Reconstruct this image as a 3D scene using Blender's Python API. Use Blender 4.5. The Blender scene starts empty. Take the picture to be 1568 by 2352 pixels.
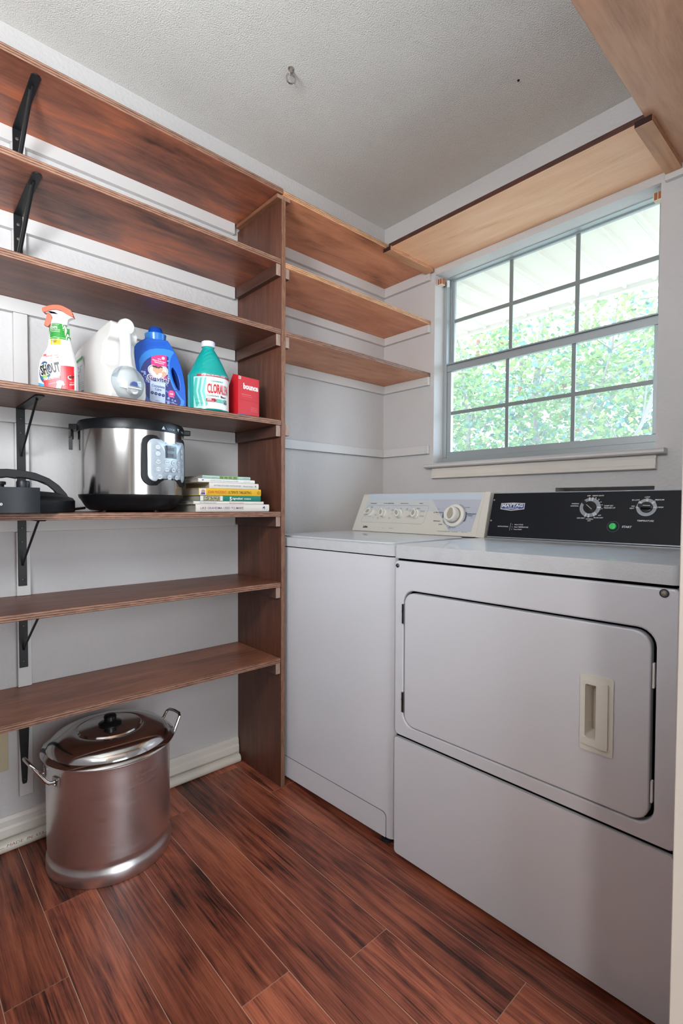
import bpy, bmesh, math, random
from math import sin, cos, pi, radians as RAD, atan2, sqrt, asin
from mathutils import Vector, Matrix
from mathutils.geometry import tessellate_polygon
random.seed(7)
SC = bpy.context.scene
COL = SC.collection

# ------------------------------------------------------------------ camera
def set_camera():
    cx, cy, cz = 1.7865, -1.9241, 1.0361
    yaw, pit, rol, f, ppy = 0.8301, -0.0286, 0.0048, 1157.7, 1192.4
    c = bpy.data.cameras.new('camera'); o = bpy.data.objects.new('camera', c); COL.objects.link(o)
    c.sensor_fit = 'HORIZONTAL'; c.sensor_width = 36.0; c.lens = 36.0 * f / 1568.0
    c.shift_y = (ppy - 1176.0) / 1568.0
    c.clip_start = 0.02; c.clip_end = 200
    F = Vector((-sin(yaw), cos(yaw), 0)); R = Vector((cos(yaw), sin(yaw), 0)); U = Vector((0, 0, 1))
    F2 = F * cos(pit) + U * sin(pit); U2 = U * cos(pit) - F * sin(pit)
    R3 = R * cos(rol) + U2 * sin(rol); U3 = U2 * cos(rol) - R * sin(rol)
    m = Matrix(((R3.x, U3.x, -F2.x, cx), (R3.y, U3.y, -F2.y, cy), (R3.z, U3.z, -F2.z, cz), (0, 0, 0, 1)))
    o.matrix_world = m
    SC.camera = o
set_camera()

# ------------------------------------------------------------------ light
SC.view_settings.view_transform = 'Standard'
SC.view_settings.look = 'None'
SC.view_settings.gamma = 1.0
SC.view_settings.use_curve_mapping = False
SC.view_settings.exposure = -0.06
SC.cycles.max_bounces = 10
SC.cycles.diffuse_bounces = 6
SC.cycles.glossy_bounces = 4
SC.cycles.transparent_max_bounces = 16
SC.cycles.use_denoising = True
SC.cycles.sample_clamp_indirect = 8.0

def set_world():
    w = bpy.data.worlds.new('bright_day'); SC.world = w; w.use_nodes = True
    nt = w.node_tree; nt.nodes.clear()
    out = nt.nodes.new('ShaderNodeOutputWorld'); bg = nt.nodes.new('ShaderNodeBackground')
    tc = nt.nodes.new('ShaderNodeTexCoord'); sp = nt.nodes.new('ShaderNodeSeparateXYZ')
    rp = nt.nodes.new('ShaderNodeValToRGB'); mr = nt.nodes.new('ShaderNodeMapRange')
    nt.links.new(tc.outputs['Generated'], sp.inputs[0]); nt.links.new(sp.outputs['Z'], mr.inputs['Value'])
    mr.inputs['From Min'].default_value = -1; mr.inputs['From Max'].default_value = 1
    e = rp.color_ramp.elements
    e[0].position = 0.0; e[0].color = (0.20, 0.21, 0.22, 1)
    e[1].position = 0.49; e[1].color = (0.23, 0.25, 0.27, 1)
    a = e.new(0.52); a.color = (0.62, 0.82, 1.0, 1)
    a = e.new(1.0); a.color = (0.42, 0.66, 1.0, 1)
    nt.links.new(mr.outputs[0], rp.inputs[0]); nt.links.new(rp.outputs[0], bg.inputs[0])
    bg.inputs[1].default_value = 12.0
    nt.links.new(bg.outputs[0], out.inputs[0])
set_world()

def add_light(name, kind, loc, target, energy, color=(1, 1, 1), size=1.0, size_y=None, portal=False, angle=None):
    l = bpy.data.lights.new(name, kind); o = bpy.data.objects.new(name, l); COL.objects.link(o)
    o.location = loc; l.energy = energy; l.color = color
    o.rotation_euler = (Vector(target) - Vector(loc)).to_track_quat('-Z', 'Y').to_euler()
    if kind == 'AREA':
        l.size = size
        if size_y: l.shape = 'RECTANGLE'; l.size_y = size_y
        if portal: l.cycles.is_portal = True
    if kind == 'SUN': l.angle = angle or 0.01
    if kind == 'POINT': l.shadow_soft_size = size
    return o
add_light('sun', 'SUN', (0, 6, 8), (-1.2, 2.2, 0), 6.0, (1.0, 0.94, 0.84), angle=0.01)
add_light('window_portal', 'AREA', (0.7815, 0.20, 1.665), (0.7815, -1, 1.665), 1, size=0.92, size_y=0.90, portal=True)
add_light('hall_window_light', 'AREA', (3.1, -3.05, 1.55), (1.1, -0.8, 1.1), 18, (1.0, 0.95, 0.90), size=0.26)
add_light('hall_fill_light', 'AREA', (2.7, -1.45, 0.95), (0.0, -1.45, 0.90), 33, (0.86, 0.93, 1.0), size=1.0, size_y=1.7)
add_light('ceiling_fill_light', 'AREA', (1.25, -2.30, 1.62), (0.40, -1.5, 2.44), 40, (0.90, 0.96, 1.0), size=0.5)  # added lamp out of view, only there to brighten the ceiling

# ------------------------------------------------------------------ helpers
def lin(c):
    if isinstance(c, str):
        c = c.lstrip('#'); c = [int(c[i:i + 2], 16) / 255 for i in (0, 2, 4)]
        c = [x / 12.92 if x <= 0.04045 else ((x + 0.055) / 1.055) ** 2.4 for x in c]
    return (c[0], c[1], c[2], 1.0)
MATS = {}
def mat(name, color='ffffff', rough=0.5, metal=0.0, spec=0.5, bump=0, bscale=60, bdist=0.002, coat=0, var=0, vscale=8, trans=0, ior=1.45, alpha=1, bstretch=(1, 1, 1)):
    if name in MATS: return MATS[name]
    m = bpy.data.materials.new(name); m.use_nodes = True; nt = m.node_tree
    b = nt.nodes['Principled BSDF']
    b.inputs['Base Color'].default_value = lin(color); b.inputs['Roughness'].default_value = rough
    b.inputs['Metallic'].default_value = metal; b.inputs['Specular IOR Level'].default_value = spec
    b.inputs['Coat Weight'].default_value = coat; b.inputs['Transmission Weight'].default_value = trans
    b.inputs['IOR'].default_value = ior; b.inputs['Alpha'].default_value = alpha
    tc = nt.nodes.new('ShaderNodeTexCoord')
    if bump:
        mp = nt.nodes.new('ShaderNodeMapping'); mp.inputs['Scale'].default_value = bstretch
        nt.links.new(tc.outputs['Object'], mp.inputs[0])
        n = nt.nodes.new('ShaderNodeTexNoise'); n.inputs['Scale'].default_value = bscale; n.inputs['Detail'].default_value = 4
        nt.links.new(mp.outputs[0], n.inputs['Vector'])
        bp = nt.nodes.new('ShaderNodeBump'); bp.inputs['Strength'].default_value = bump; bp.inputs['Distance'].default_value = bdist
        nt.links.new(n.outputs['Fac'], bp.inputs['Height']); nt.links.new(bp.outputs[0], b.inputs['Normal'])
    if var:
        n = nt.nodes.new('ShaderNodeTexNoise'); n.inputs['Scale'].default_value = vscale; n.inputs['Detail'].default_value = 5
        nt.links.new(tc.outputs['Object'], n.inputs['Vector'])
        hs = nt.nodes.new('ShaderNodeHueSaturation'); hs.inputs['Color'].default_value = lin(color)
        mr = nt.nodes.new('ShaderNodeMapRange'); mr.inputs['From Min'].default_value = 0.25; mr.inputs['From Max'].default_value = 0.75
        mr.inputs['To Min'].default_value = 1 - var; mr.inputs['To Max'].default_value = 1 + var
        nt.links.new(n.outputs['Fac'], mr.inputs['Value']); nt.links.new(mr.outputs[0], hs.inputs['Value'])
        nt.links.new(hs.outputs[0], b.inputs['Base Color'])
    MATS[name] = m
    return m

def wood(name, dark, mid, light, axis='y', rough=0.42, w2=0.36, w3=0.30, grain=1.0, cell=0.0, rand=True, bumpy=0.25, pos=(0.30, 0.52, 0.74), spec=0.5):
    """stained timber; grain runs along the given axis"""
    if name in MATS: return MATS[name]
    m = bpy.data.materials.new(name); m.use_nodes = True; nt = m.node_tree; N = nt.nodes; L = nt.links
    b = N['Principled BSDF']; b.inputs['Roughness'].default_value = rough; b.inputs['Specular IOR Level'].default_value = spec
    tc = N.new('ShaderNodeTexCoord'); oi = N.new('ShaderNodeObjectInfo')
    ad = N.new('ShaderNodeVectorMath'); ad.operation = 'ADD'
    sc = N.new('ShaderNodeMath'); sc.operation = 'MULTIPLY'; sc.inputs[1].default_value = 23.0 if rand else 0.0
    L.new(oi.outputs['Random'], sc.inputs[0]); L.new(tc.outputs['Object'], ad.inputs[0]); L.new(sc.outputs[0], ad.inputs[1])
    def noise(along, across, scale, detail, dist=0.0, rough_=0.6):
        mp = N.new('ShaderNodeMapping'); s = [across] * 3; s['xyz'.index(axis)] = along
        mp.inputs['Scale'].default_value = s
        L.new(ad.outputs[0], mp.inputs[0])
        n = N.new('ShaderNodeTexNoise'); n.inputs['Scale'].default_value = scale; n.inputs['Detail'].default_value = detail
        n.inputs['Distortion'].default_value = dist; n.inputs['Roughness'].default_value = rough_
        L.new(mp.outputs[0], n.inputs['Vector']); return n.outputs['Fac']
    n1 = noise(1.3, 9 * grain, 1.6, 9, 1.6)
    n2 = noise(3.0, 70 * grain, 2.0, 5, 0.3, 0.7)
    n3 = noise(1.0, 2.2, 2.6, 4, 0.6)
    def mix(a, bb, f):
        x = N.new('ShaderNodeMix'); x.data_type = 'FLOAT'; x.inputs['Factor'].default_value = f
        L.new(a, x.inputs['A']); L.new(bb, x.inputs['B']); return x.outputs['Result']
    f = mix(mix(n1, n2, w2), n3, w3)
    rp = N.new('ShaderNodeValToRGB'); e = rp.color_ramp.elements
    e[0].position = pos[0]; e[0].color = lin(dark); e[1].position = pos[2]; e[1].color = lin(light)
    q = e.new(pos[1]); q.color = lin(mid)
    L.new(f, rp.inputs[0])
    L.new(rp.outputs[0], b.inputs['Base Color'])
    bp = N.new('ShaderNodeBump'); bp.inputs['Strength'].default_value = bumpy; bp.inputs['Distance'].default_value = 0.001
    L.new(n2, bp.inputs['Height']); L.new(bp.outputs[0], b.inputs['Normal'])
    MATS[name] = m; return m

def plyedge(name, a, c, axis='z', period=0.0062):
    """raw plywood edge: thin layers stacked along axis"""
    if name in MATS: return MATS[name]
    m = bpy.data.materials.new(name); m.use_nodes = True; nt = m.node_tree; N = nt.nodes; L = nt.links
    b = N['Principled BSDF']; b.inputs['Roughness'].default_value = 0.6
    tc = N.new('ShaderNodeTexCoord'); sp = N.new('ShaderNodeSeparateXYZ'); L.new(tc.outputs['Object'], sp.inputs[0])
    mu = N.new('ShaderNodeMath'); mu.operation = 'MULTIPLY'; mu.inputs[1].default_value = 2 * pi / period
    L.new(sp.outputs[axis.upper()], mu.inputs[0])
    sn = N.new('ShaderNodeMath'); sn.operation = 'SINE'; L.new(mu.outputs[0], sn.inputs[0])
    n = N.new('ShaderNodeTexNoise'); n.inputs['Scale'].default_value = 26; n.inputs['Detail'].default_value = 8; n.inputs['Roughness'].default_value = 0.75
    mp = N.new('ShaderNodeMapping'); s = [1, 1, 1]; s['xyz'.index(axis)] = 7; mp.inputs['Scale'].default_value = s
    L.new(tc.outputs['Object'], mp.inputs[0]); L.new(mp.outputs[0], n.inputs['Vector'])
    ad = N.new('ShaderNodeMath'); ad.operation = 'MULTIPLY_ADD'; ad.inputs[1].default_value = 0.16
    L.new(sn.outputs[0], ad.inputs[0]); L.new(n.outputs['Fac'], ad.inputs[2])
    rp = N.new('ShaderNodeValToRGB'); e = rp.color_ramp.elements
    e[0].position = 0.3; e[0].color = lin(a); e[1].position = 0.72; e[1].color = lin(c)
    L.new(ad.outputs[0], rp.inputs[0]); L.new(rp.outputs[0], b.inputs['Base Color'])
    bp = N.new('ShaderNodeBump'); bp.inputs['Strength'].default_value = 0.5; bp.inputs['Distance'].default_value = 0.001
    L.new(ad.outputs[0], bp.inputs['Height']); L.new(bp.outputs[0], b.inputs['Normal'])
    MATS[name] = m; return m

def glass(name, tint=(1, 1, 1), refl=0.08, rough=0.0, haze=0.0):
    """thin clear sheet: mostly lets light through, mirrors a little more at grazing angles"""
    m = bpy.data.materials.new(name); m.use_nodes = True; nt = m.node_tree; nt.nodes.clear(); N = nt.nodes
    o = N.new('ShaderNodeOutputMaterial'); t = N.new('ShaderNodeBsdfTransparent'); g = N.new('ShaderNodeBsdfGlossy')
    t.inputs[0].default_value = (*tint, 1); g.inputs['Roughness'].default_value = rough
    fr = N.new('ShaderNodeLayerWeight'); fr.inputs[0].default_value = 0.35
    mr = N.new('ShaderNodeMapRange'); mr.inputs['To Min'].default_value = refl * 0.5; mr.inputs['To Max'].default_value = min(1, refl * 4)
    mx = N.new('ShaderNodeMixShader'); nt.links.new(fr.outputs['Fresnel'], mr.inputs['Value'])
    nt.links.new(mr.outputs[0], mx.inputs[0]); nt.links.new(t.outputs[0], mx.inputs[1]); nt.links.new(g.outputs[0], mx.inputs[2])
    if haze:
        tr = N.new('ShaderNodeBsdfTranslucent'); tr.inputs[0].default_value = (0.9, 0.96, 1.0, 1); m2 = N.new('ShaderNodeMixShader'); m2.inputs[0].default_value = haze
        nt.links.new(mx.outputs[0], m2.inputs[1]); nt.links.new(tr.outputs[0], m2.inputs[2]); nt.links.new(m2.outputs[0], o.inputs[0])
    else: nt.links.new(mx.outputs[0], o.inputs[0])
    MATS[name] = m; return m

class MB:
    """collects shapes and links them as ONE mesh object"""
    def __init__(s): s.v = []; s.f = []; s.m = []
    def add(s, vs, fs, m=0):
        o = len(s.v); s.v += [tuple(p) for p in vs]; s.f += [tuple(i + o for i in f) for f in fs]
        s.m += (list(m) if isinstance(m, (list, tuple)) else [m] * len(fs)); return s
    def box(s, x0, x1, y0, y1, z0, z1, m=0, fm=None):
        v = [(x0, y0, z0), (x1, y0, z0), (x1, y1, z0), (x0, y1, z0), (x0, y0, z1), (x1, y0, z1), (x1, y1, z1), (x0, y1, z1)]
        f = [(0, 4, 7, 3), (1, 2, 6, 5), (0, 1, 5, 4), (3, 7, 6, 2), (0, 3, 2, 1), (4, 5, 6, 7)]
        ms = [m] * 6
        for k, q in (fm or {}).items(): ms[['-x', '+x', '-y', '+y', '-z', '+z'].index(k)] = q
        return s.add(v, f, ms)
    def hexa(s, v, m=0, fm=None):
        f = [(0, 4, 7, 3), (1, 2, 6, 5), (0, 1, 5, 4), (3, 7, 6, 2), (0, 3, 2, 1), (4, 5, 6, 7)]
        ms = [m] * 6
        for k, q in (fm or {}).items(): ms[['-x', '+x', '-y', '+y', '-z', '+z'].index(k)] = q
        return s.add(v, f, ms)
    def prism(s, loops, axis, d0, d1, m=0, capm=None):
        """loops: outline first, then holes; 2-D points in the two other axes"""
        if not isinstance(loops[0][0], (tuple, list)): loops = [loops]
        def P(a, b, d): return {'x': (d, a, b), 'y': (a, d, b), 'z': (a, b, d)}[axis]
        flat = [p for l in loops for p in l]; n = len(flat)
        tri = tessellate_polygon([[Vector((p[0], p[1], 0)) for p in l] for l in loops])
        vs = [P(p[0], p[1], d0) for p in flat] + [P(p[0], p[1], d1) for p in flat]
        fs = [tuple(t) for t in tri] + [tuple(i + n for i in reversed(t)) for t in tri]
        if len(loops) == 2 and len(loops[0]) == len(loops[1]):      # frame: clean quads between matching outlines
            q = len(loops[0]); fs = []
            for i in range(q):
                j = (i + 1) % q; fs.append((i, j, q + j, q + i)); fs.append((n + i, n + q + i, n + q + j, n + j))
        ms = [m if capm is None else capm] * len(fs); k = 0
        for l in loops:
            for i in range(len(l)):
                j = (i + 1) % len(l); fs.append((k + i, k + j, k + j + n, k + i + n)); ms.append(m)
            k += len(l)
        return s.add(vs, fs, ms)
    def lathe(s, prof, c=(0, 0, 0), n=40, m=0, axis='z', a0=0, a1=2 * pi):
        """prof: (radius, height[, material]) from bottom to top"""
        full = abs(a1 - a0 - 2 * pi) < 1e-6; k = n if full else n + 1; vs = []; fs = []; ms = []
        for p in prof:
            r, h = p[0], p[1]
            for i in range(k):
                a = a0 + (a1 - a0) * i / n; x, y = r * cos(a), r * sin(a)
                q = {'z': (x, y, h), 'x': (h, x, y), 'y': (x, h, y)}[axis]
                vs.append((q[0] + c[0], q[1] + c[1], q[2] + c[2]))
        for j in range(len(prof) - 1):
            mm = prof[j][2] if len(prof[j]) > 2 else m
            for i in range(n):
                b = (i + 1) % k; fs.append((j * k + i, j * k + b, (j + 1) * k + b, (j + 1) * k + i)); ms.append(mm)
        if full:
            if prof[0][0] > 1e-6: fs.append(tuple(reversed(range(k)))); ms.append(m)
            if prof[-1][0] > 1e-6: fs.append(tuple(range((len(prof) - 1) * k, len(prof) * k))); ms.append(prof[-1][2] if len(prof[-1]) > 2 else m)
        return s.add(vs, fs, ms)
    def tube(s, path, r, n=8, m=0, closed=False, up=(0, 0, 1), flat=1.0):
        P = [Vector(p) for p in path]; k = len(P); vs = []; fs = []; U = Vector(up)
        for i, p in enumerate(P):
            if closed: t = P[(i + 1) % k] - P[i - 1]
            else: t = P[min(i + 1, k - 1)] - P[max(i - 1, 0)]
            t.normalize(); a = t.cross(U)
            if a.length < 1e-4: a = t.cross(Vector((1, 0.01, 0)))
            a.normalize(); b = a.cross(t); rr = r[i] if isinstance(r, (list, tuple)) else r
            for j in range(n):
                q = 2 * pi * j / n; vs.append(p + a * (cos(q) * rr * flat) + b * (sin(q) * rr))
        for i in range(k if closed else k - 1):
            i2 = (i + 1) % k
            for j in range(n):
                j2 = (j + 1) % n; fs.append((i * n + j, i * n + j2, i2 * n + j2, i2 * n + j))
        if not closed: fs.append(tuple(reversed(range(n)))); fs.append(tuple(range((k - 1) * n, k * n)))
        return s.add(vs, fs, m)
    def build(s, name, mats, parent=None, bev=0, seg=2, smooth=True, angle=35, loc=None, kind=None):
        me = bpy.data.meshes.new(name); me.from_pydata(s.v, [], s.f)
        if not isinstance(mats, (list, tuple)): mats = [mats]
        for x in mats: me.materials.append(x)
        me.polygons.foreach_set('material_index', s.m)
        bm = bmesh.new(); bm.from_mesh(me); bmesh.ops.recalc_face_normals(bm, faces=bm.faces); bm.to_mesh(me); bm.free()
        if smooth:
            me.shade_smooth(); me.set_sharp_from_angle(angle=RAD(angle))
        o = bpy.data.objects.new(name, me); COL.objects.link(o)
        if parent: o.parent = parent
        if loc: o.location = loc
        if bev:
            b = o.modifiers.new('bevel', 'BEVEL'); b.width = bev; b.segments = seg; b.limit_method = 'ANGLE'; b.angle_limit = RAD(30)
            b.harden_normals = smooth
        if kind: o['kind'] = kind
        return o

def thing(name, label, cat, loc=(0, 0, 0), rz=0.0, group=None, rot=None):
    o = bpy.data.objects.new(name, None); COL.objects.link(o); o.empty_display_size = 0.05
    o.location = loc; o.rotation_euler = rot if rot else (0, 0, rz)
    o['label'] = label; o['category'] = cat
    if group: o['group'] = group
    return o
def tag(o, label, cat, group=None):
    o['label'] = label; o['category'] = cat
    if group: o['group'] = group
    return o

class Decal:
    """flat print laid on a surface; mapf(u, v, h) gives the point h above the surface"""
    def __init__(s, mapf, lift=0.0003): s.mb = MB(); s.mats = []; s.f = mapf; s.h = lift; s.n = 0
    def _m(s, m):
        if m not in s.mats: s.mats.append(m)
        return s.mats.index(m)
    def _put(s, pts, faces, m, lv):
        h = s.h * (1 + lv)
        s.mb.add([s.f(p[0], p[1], h) for p in pts], faces, s._m(m))
    def poly(s, pts, m, lv=0, sub=0):
        tri = tessellate_polygon([[Vector((p[0], p[1], 0)) for p in pts]])
        P = [tuple(p[:2]) for p in pts]; T = [tuple(t) for t in tri]
        for _ in range(sub):
            mid = {}; T2 = []
            def mp(a, b):
                k = (min(a, b), max(a, b))
                if k not in mid: P.append(((P[a][0] + P[b][0]) / 2, (P[a][1] + P[b][1]) / 2)); mid[k] = len(P) - 1
                return mid[k]
            for a, b, c in T:
                x, y, z = mp(a, b), mp(b, c), mp(c, a); T2 += [(a, x, z), (x, b, y), (z, y, c), (x, y, z)]
            T = T2
        s._put(P, T, m, lv); return s
    def rect(s, u0, u1, v0, v1, m, lv=0, nu=1, nv=1):
        P = [(u0 + (u1 - u0) * i / nu, v0 + (v1 - v0) * j / nv) for j in range(nv + 1) for i in range(nu + 1)]
        F = [(j * (nu + 1) + i, j * (nu + 1) + i + 1, (j + 1) * (nu + 1) + i + 1, (j + 1) * (nu + 1) + i) for j in range(nv) for i in range(nu)]
        s._put(P, F, m, lv); return s
    def rrect(s, u0, u1, v0, v1, r, m, lv=0, sub=0):
        return s.poly(rrect(u0, u1, v0, v1, r), m, lv, sub)
    def ell(s, u, v, ru, rv, m, lv=0, n=20, a0=0, a1=2 * pi):
        P = [(u, v)] + [(u + ru * cos(a0 + (a1 - a0) * i / n), v + rv * sin(a0 + (a1 - a0) * i / n)) for i in range(n + 1)]
        s._put(P, [(0, i, i + 1) for i in range(1, n + 1)], m, lv); return s
    def ring(s, u, v, r0, r1, m, lv=0, n=32, a0=0, a1=2 * pi, e=1.0):
        P = []
        for i in range(n + 1):
            a = a0 + (a1 - a0) * i / n
            for r in (r0, r1): P.append((u + r * cos(a), v + r * sin(a) * e))
        s._put(P, [(2 * i, 2 * i + 1, 2 * i + 3, 2 * i + 2) for i in range(n)], m, lv); return s
    def line(s, pts, w, m, lv=0):
        for a, b in zip(pts[:-1], pts[1:]):
            d = Vector((b[0] - a[0], b[1] - a[1])); 
            if d.length < 1e-7: continue
            d.normalize(); n = Vector((-d.y, d.x)) * (w / 2); e = d * (w * 0.25)
            s._put([(a[0] + n.x - e.x, a[1] + n.y - e.y), (b[0] + n.x + e.x, b[1] + n.y + e.y), (b[0] - n.x + e.x, b[1] - n.y + e.y), (a[0] - n.x - e.x, a[1] - n.y - e.y)], [(0, 1, 2, 3)], m, lv)
        return s
    def text(s, t, u, v, h, m, lv=0, align='CENTER', w=None, bold=0.0, shear=0.0, rot=0.0, sx=1.0, space=1.0):
        """h is the capital height; w squeezes or stretches the whole line to a width"""
        cu = bpy.data.curves.new('txt', 'FONT'); cu.body = t; cu.size = 1.0; cu.align_x = 'LEFT'; cu.align_y = 'BOTTOM_BASELINE'
        cu.shear = shear; cu.offset = bold; cu.resolution_u = 2; cu.space_character = space; cu.fill_mode = 'FRONT'
        ob = bpy.data.objects.new('txt', cu); me = bpy.data.meshes.new_from_object(ob)
        P = [(p.co.x, p.co.y) for p in me.vertices]; F = [tuple(p.vertices) for p in me.polygons]
        bpy.data.objects.remove(ob); bpy.data.curves.remove(cu); bpy.data.meshes.remove(me)
        if not P: return s
        x0 = min(p[0] for p in P); x1 = max(p[0] for p in P); k = h / 0.729; kx = k * sx
        if w: kx = w / max(1e-6, x1 - x0)
        W = (x1 - x0) * kx; off = {'CENTER': -W / 2, 'LEFT': 0, 'RIGHT': -W}[align]; c, sn = cos(rot), sin(rot)
        Q = []
        for x, y in P:
            a = (x - x0) * kx + off; b = y * k; Q.append((u + a * c - b * sn, v + a * sn + b * c))
        s._put(Q, F, m, lv); return s
    def build(s, name, parent, label=None):
        o = s.mb.build(name, s.mats, parent, smooth=False)
        if label: o['label'] = label
        return o

def rrect(x0, x1, y0, y1, r, n=6):
    if not isinstance(r, (list, tuple)): r = [r] * 4      # bl, br, tr, tl
    P = []
    for (cx, cy, a, rr) in ((x0 + r[0], y0 + r[0], pi, r[0]), (x1 - r[1], y0 + r[1], 1.5 * pi, r[1]), (x1 - r[2], y1 - r[2], 0, r[2]), (x0 + r[3], y1 - r[3], 0.5 * pi, r[3])):
        for i in range(n + 1): q = a + 0.5 * pi * i / n; P.append((cx + rr * cos(q), cy + rr * sin(q)))
    return P
def flatm(y): return lambda u, v, h: (u, y - h, v)
def tiltm(y0, z0, y1, z1):
    L = sqrt((y1 - y0) ** 2 + (z1 - z0) ** 2); a, b = (y1 - y0) / L, (z1 - z0) / L
    return lambda u, v, h: (u, y0 + v * a - h * b, z0 + v * b + h * a)

# ------------------------------------------------------------------ materials
M_wall = mat('white_wall_paint', 'c6c3c2', 0.7, bump=0.55, bscale=70, bdist=0.004, var=0.03, vscale=5)
M_ceil = mat('orange_peel_ceiling', 'd4d2cd', 0.85, bump=0.8, bscale=250, bdist=0.006, var=0.02)
M_white = mat('white_trim_paint', 'ccc9c7', 0.45, bump=0.15, bscale=25, bdist=0.001)
M_cream = mat('cream_trim_paint', 'd8d1c8', 0.4)
M_pvc = mat('white_pvc', 'd8d3c6', 0.3, var=0.04)
M_enam = mat('white_enamel', 'd2d5dc', 0.22, coat=0.4, bump=0.05, bscale=400, bdist=0.0004)
M_enamtop = mat('worn_white_enamel_top', 'c6cacf', 0.5, spec=1.0, coat=0.6, bump=0.6, bscale=220, bdist=0.0012, var=0.05, vscale=30)
M_bisque = mat('bisque_plastic', 'cfccc3', 0.35)
M_panel = mat('pale_grey_panel', 'c4c8c9', 0.3)
M_black = mat('black_powder_coat', '17181a', 0.45, spec=0.4)
M_gap = mat('shadow_gap_black', '08080a', 0.8, spec=0.1)
M_alu = mat('aluminium_frame', 'a9b0b2', 0.4, metal=0.35)
M_chrome = mat('chrome', 'c8c8c8', 0.15, metal=1.0)
M_screw = mat('screw_steel', 'a8a29a', 0.4, metal=0.9)
# shelves
W_dk = wood('dark_stained_plywood', '3a2119', '6e4434', '996049', 'y', rough=0.42)
W_up = wood('red_stained_plywood', '40241b', '8e5540', 'd4703e', 'y', rough=0.4, w3=0.52, pos=(0.36, 0.50, 0.66))
W_or = wood('orange_stained_plywood', '7a4832', 'c8845e', 'e6a27a', 'y', rough=0.45, w3=0.5, pos=(0.34, 0.48, 0.66))
W_ws = wood('pale_orange_plywood', '94603f', 'e2ac84', 'f2c4a0', 'x', rough=0.5, pos=(0.26, 0.42, 0.66))
W_rs = wood('tan_stained_plywood', '8a6048', 'bc8e70', 'd8a888', 'y', rough=0.42)
W_div = wood('dark_upright_plywood', '2c1811', '593426', '7c4c38', 'z', rough=0.45, grain=1.6)
W_clx = wood('stained_cleat_wood', '4a2d20', '80543c', 'a8775a', 'x', rough=0.5)
E_dk = plyedge('plywood_edge_brown', '4e3024', 'a07862', 'z')
E_lt = plyedge('plywood_edge_light', '8a5a3c', 'dcae84', 'z')
E_div = plyedge('plywood_edge_upright', '553627', '9d7259', 'y')

# ------------------------------------------------------------------ room shell
H = 2.44; XR = 1.588; YB = -2.42; WO = (0.3205, 1.2425, 1.2080, 2.108)
def struct(o): o['kind'] = 'structure'; return o

def build_floor():
    base = MB().box(-0.02, 4.3, -4.6, 0.02, -0.06, -0.0015).build('floor', mat('pale_seam_filler', 'e0bca4', 0.6), smooth=False)
    struct(base)
    WP = wood('scraped_hickory_laminate', '2a1612', '8a4a38', 'c67456', 'x', rough=0.34, grain=2.0, w2=0.44, bumpy=0.5, pos=(0.40, 0.475, 0.58))
    WP2 = wood('scraped_hickory_laminate_dark', '261510', '7a4030', 'b0664a', 'x', rough=0.34, grain=2.4, w2=0.44, bumpy=0.5, pos=(0.41, 0.485, 0.60))
    joints = {6: [0.30], 7: [1.273, 0.07], 8: [0.975], 9: [0.20, 1.40], 10: [0.906], 11: [1.26, 0.05], 12: [0.357, 1.54], 13: [0.592], 14: [1.1]}
    k = 0
    for r in range(0, 20):
        y1 = -0.0535 - 0.1216 * (r); y0 = y1 - 0.1216
        if r == 19: y0 = YB
        js = joints.get(r, [0.25 + (r * 0.47) % 1.1])
        xs = [0.0]
        for j in sorted(js):
            xs.append(j)
        while xs[-1] + 1.2 < XR: xs.append(xs[-1] + 1.2)
        xs.append(XR)
        xs = sorted(set(xs))
        for a, b in zip(xs[:-1], xs[1:]):
            if b - a < 0.03: continue
            g = 0.0009
            o = MB().box(a + g, b - g, y0 + g, y1 - g, -0.0014, 0.0).build('plank', WP if (k * 7) % 5 < 3 else WP2, base, bev=0.0004, seg=1, smooth=False)
            k += 1
    o = MB().box(0.0 + 0.0007, XR, -0.0535, -0.001, -0.0014, 0.0).build('plank', WP, base, smooth=False)
    hall = struct(MB().box(XR + 0.0, 4.3, -4.6, 0.02, -0.0014, 0.0).build('floor_hall', mat('hall_beige_floor', 'bca890', 0.6), smooth=False))
build_floor()

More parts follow.
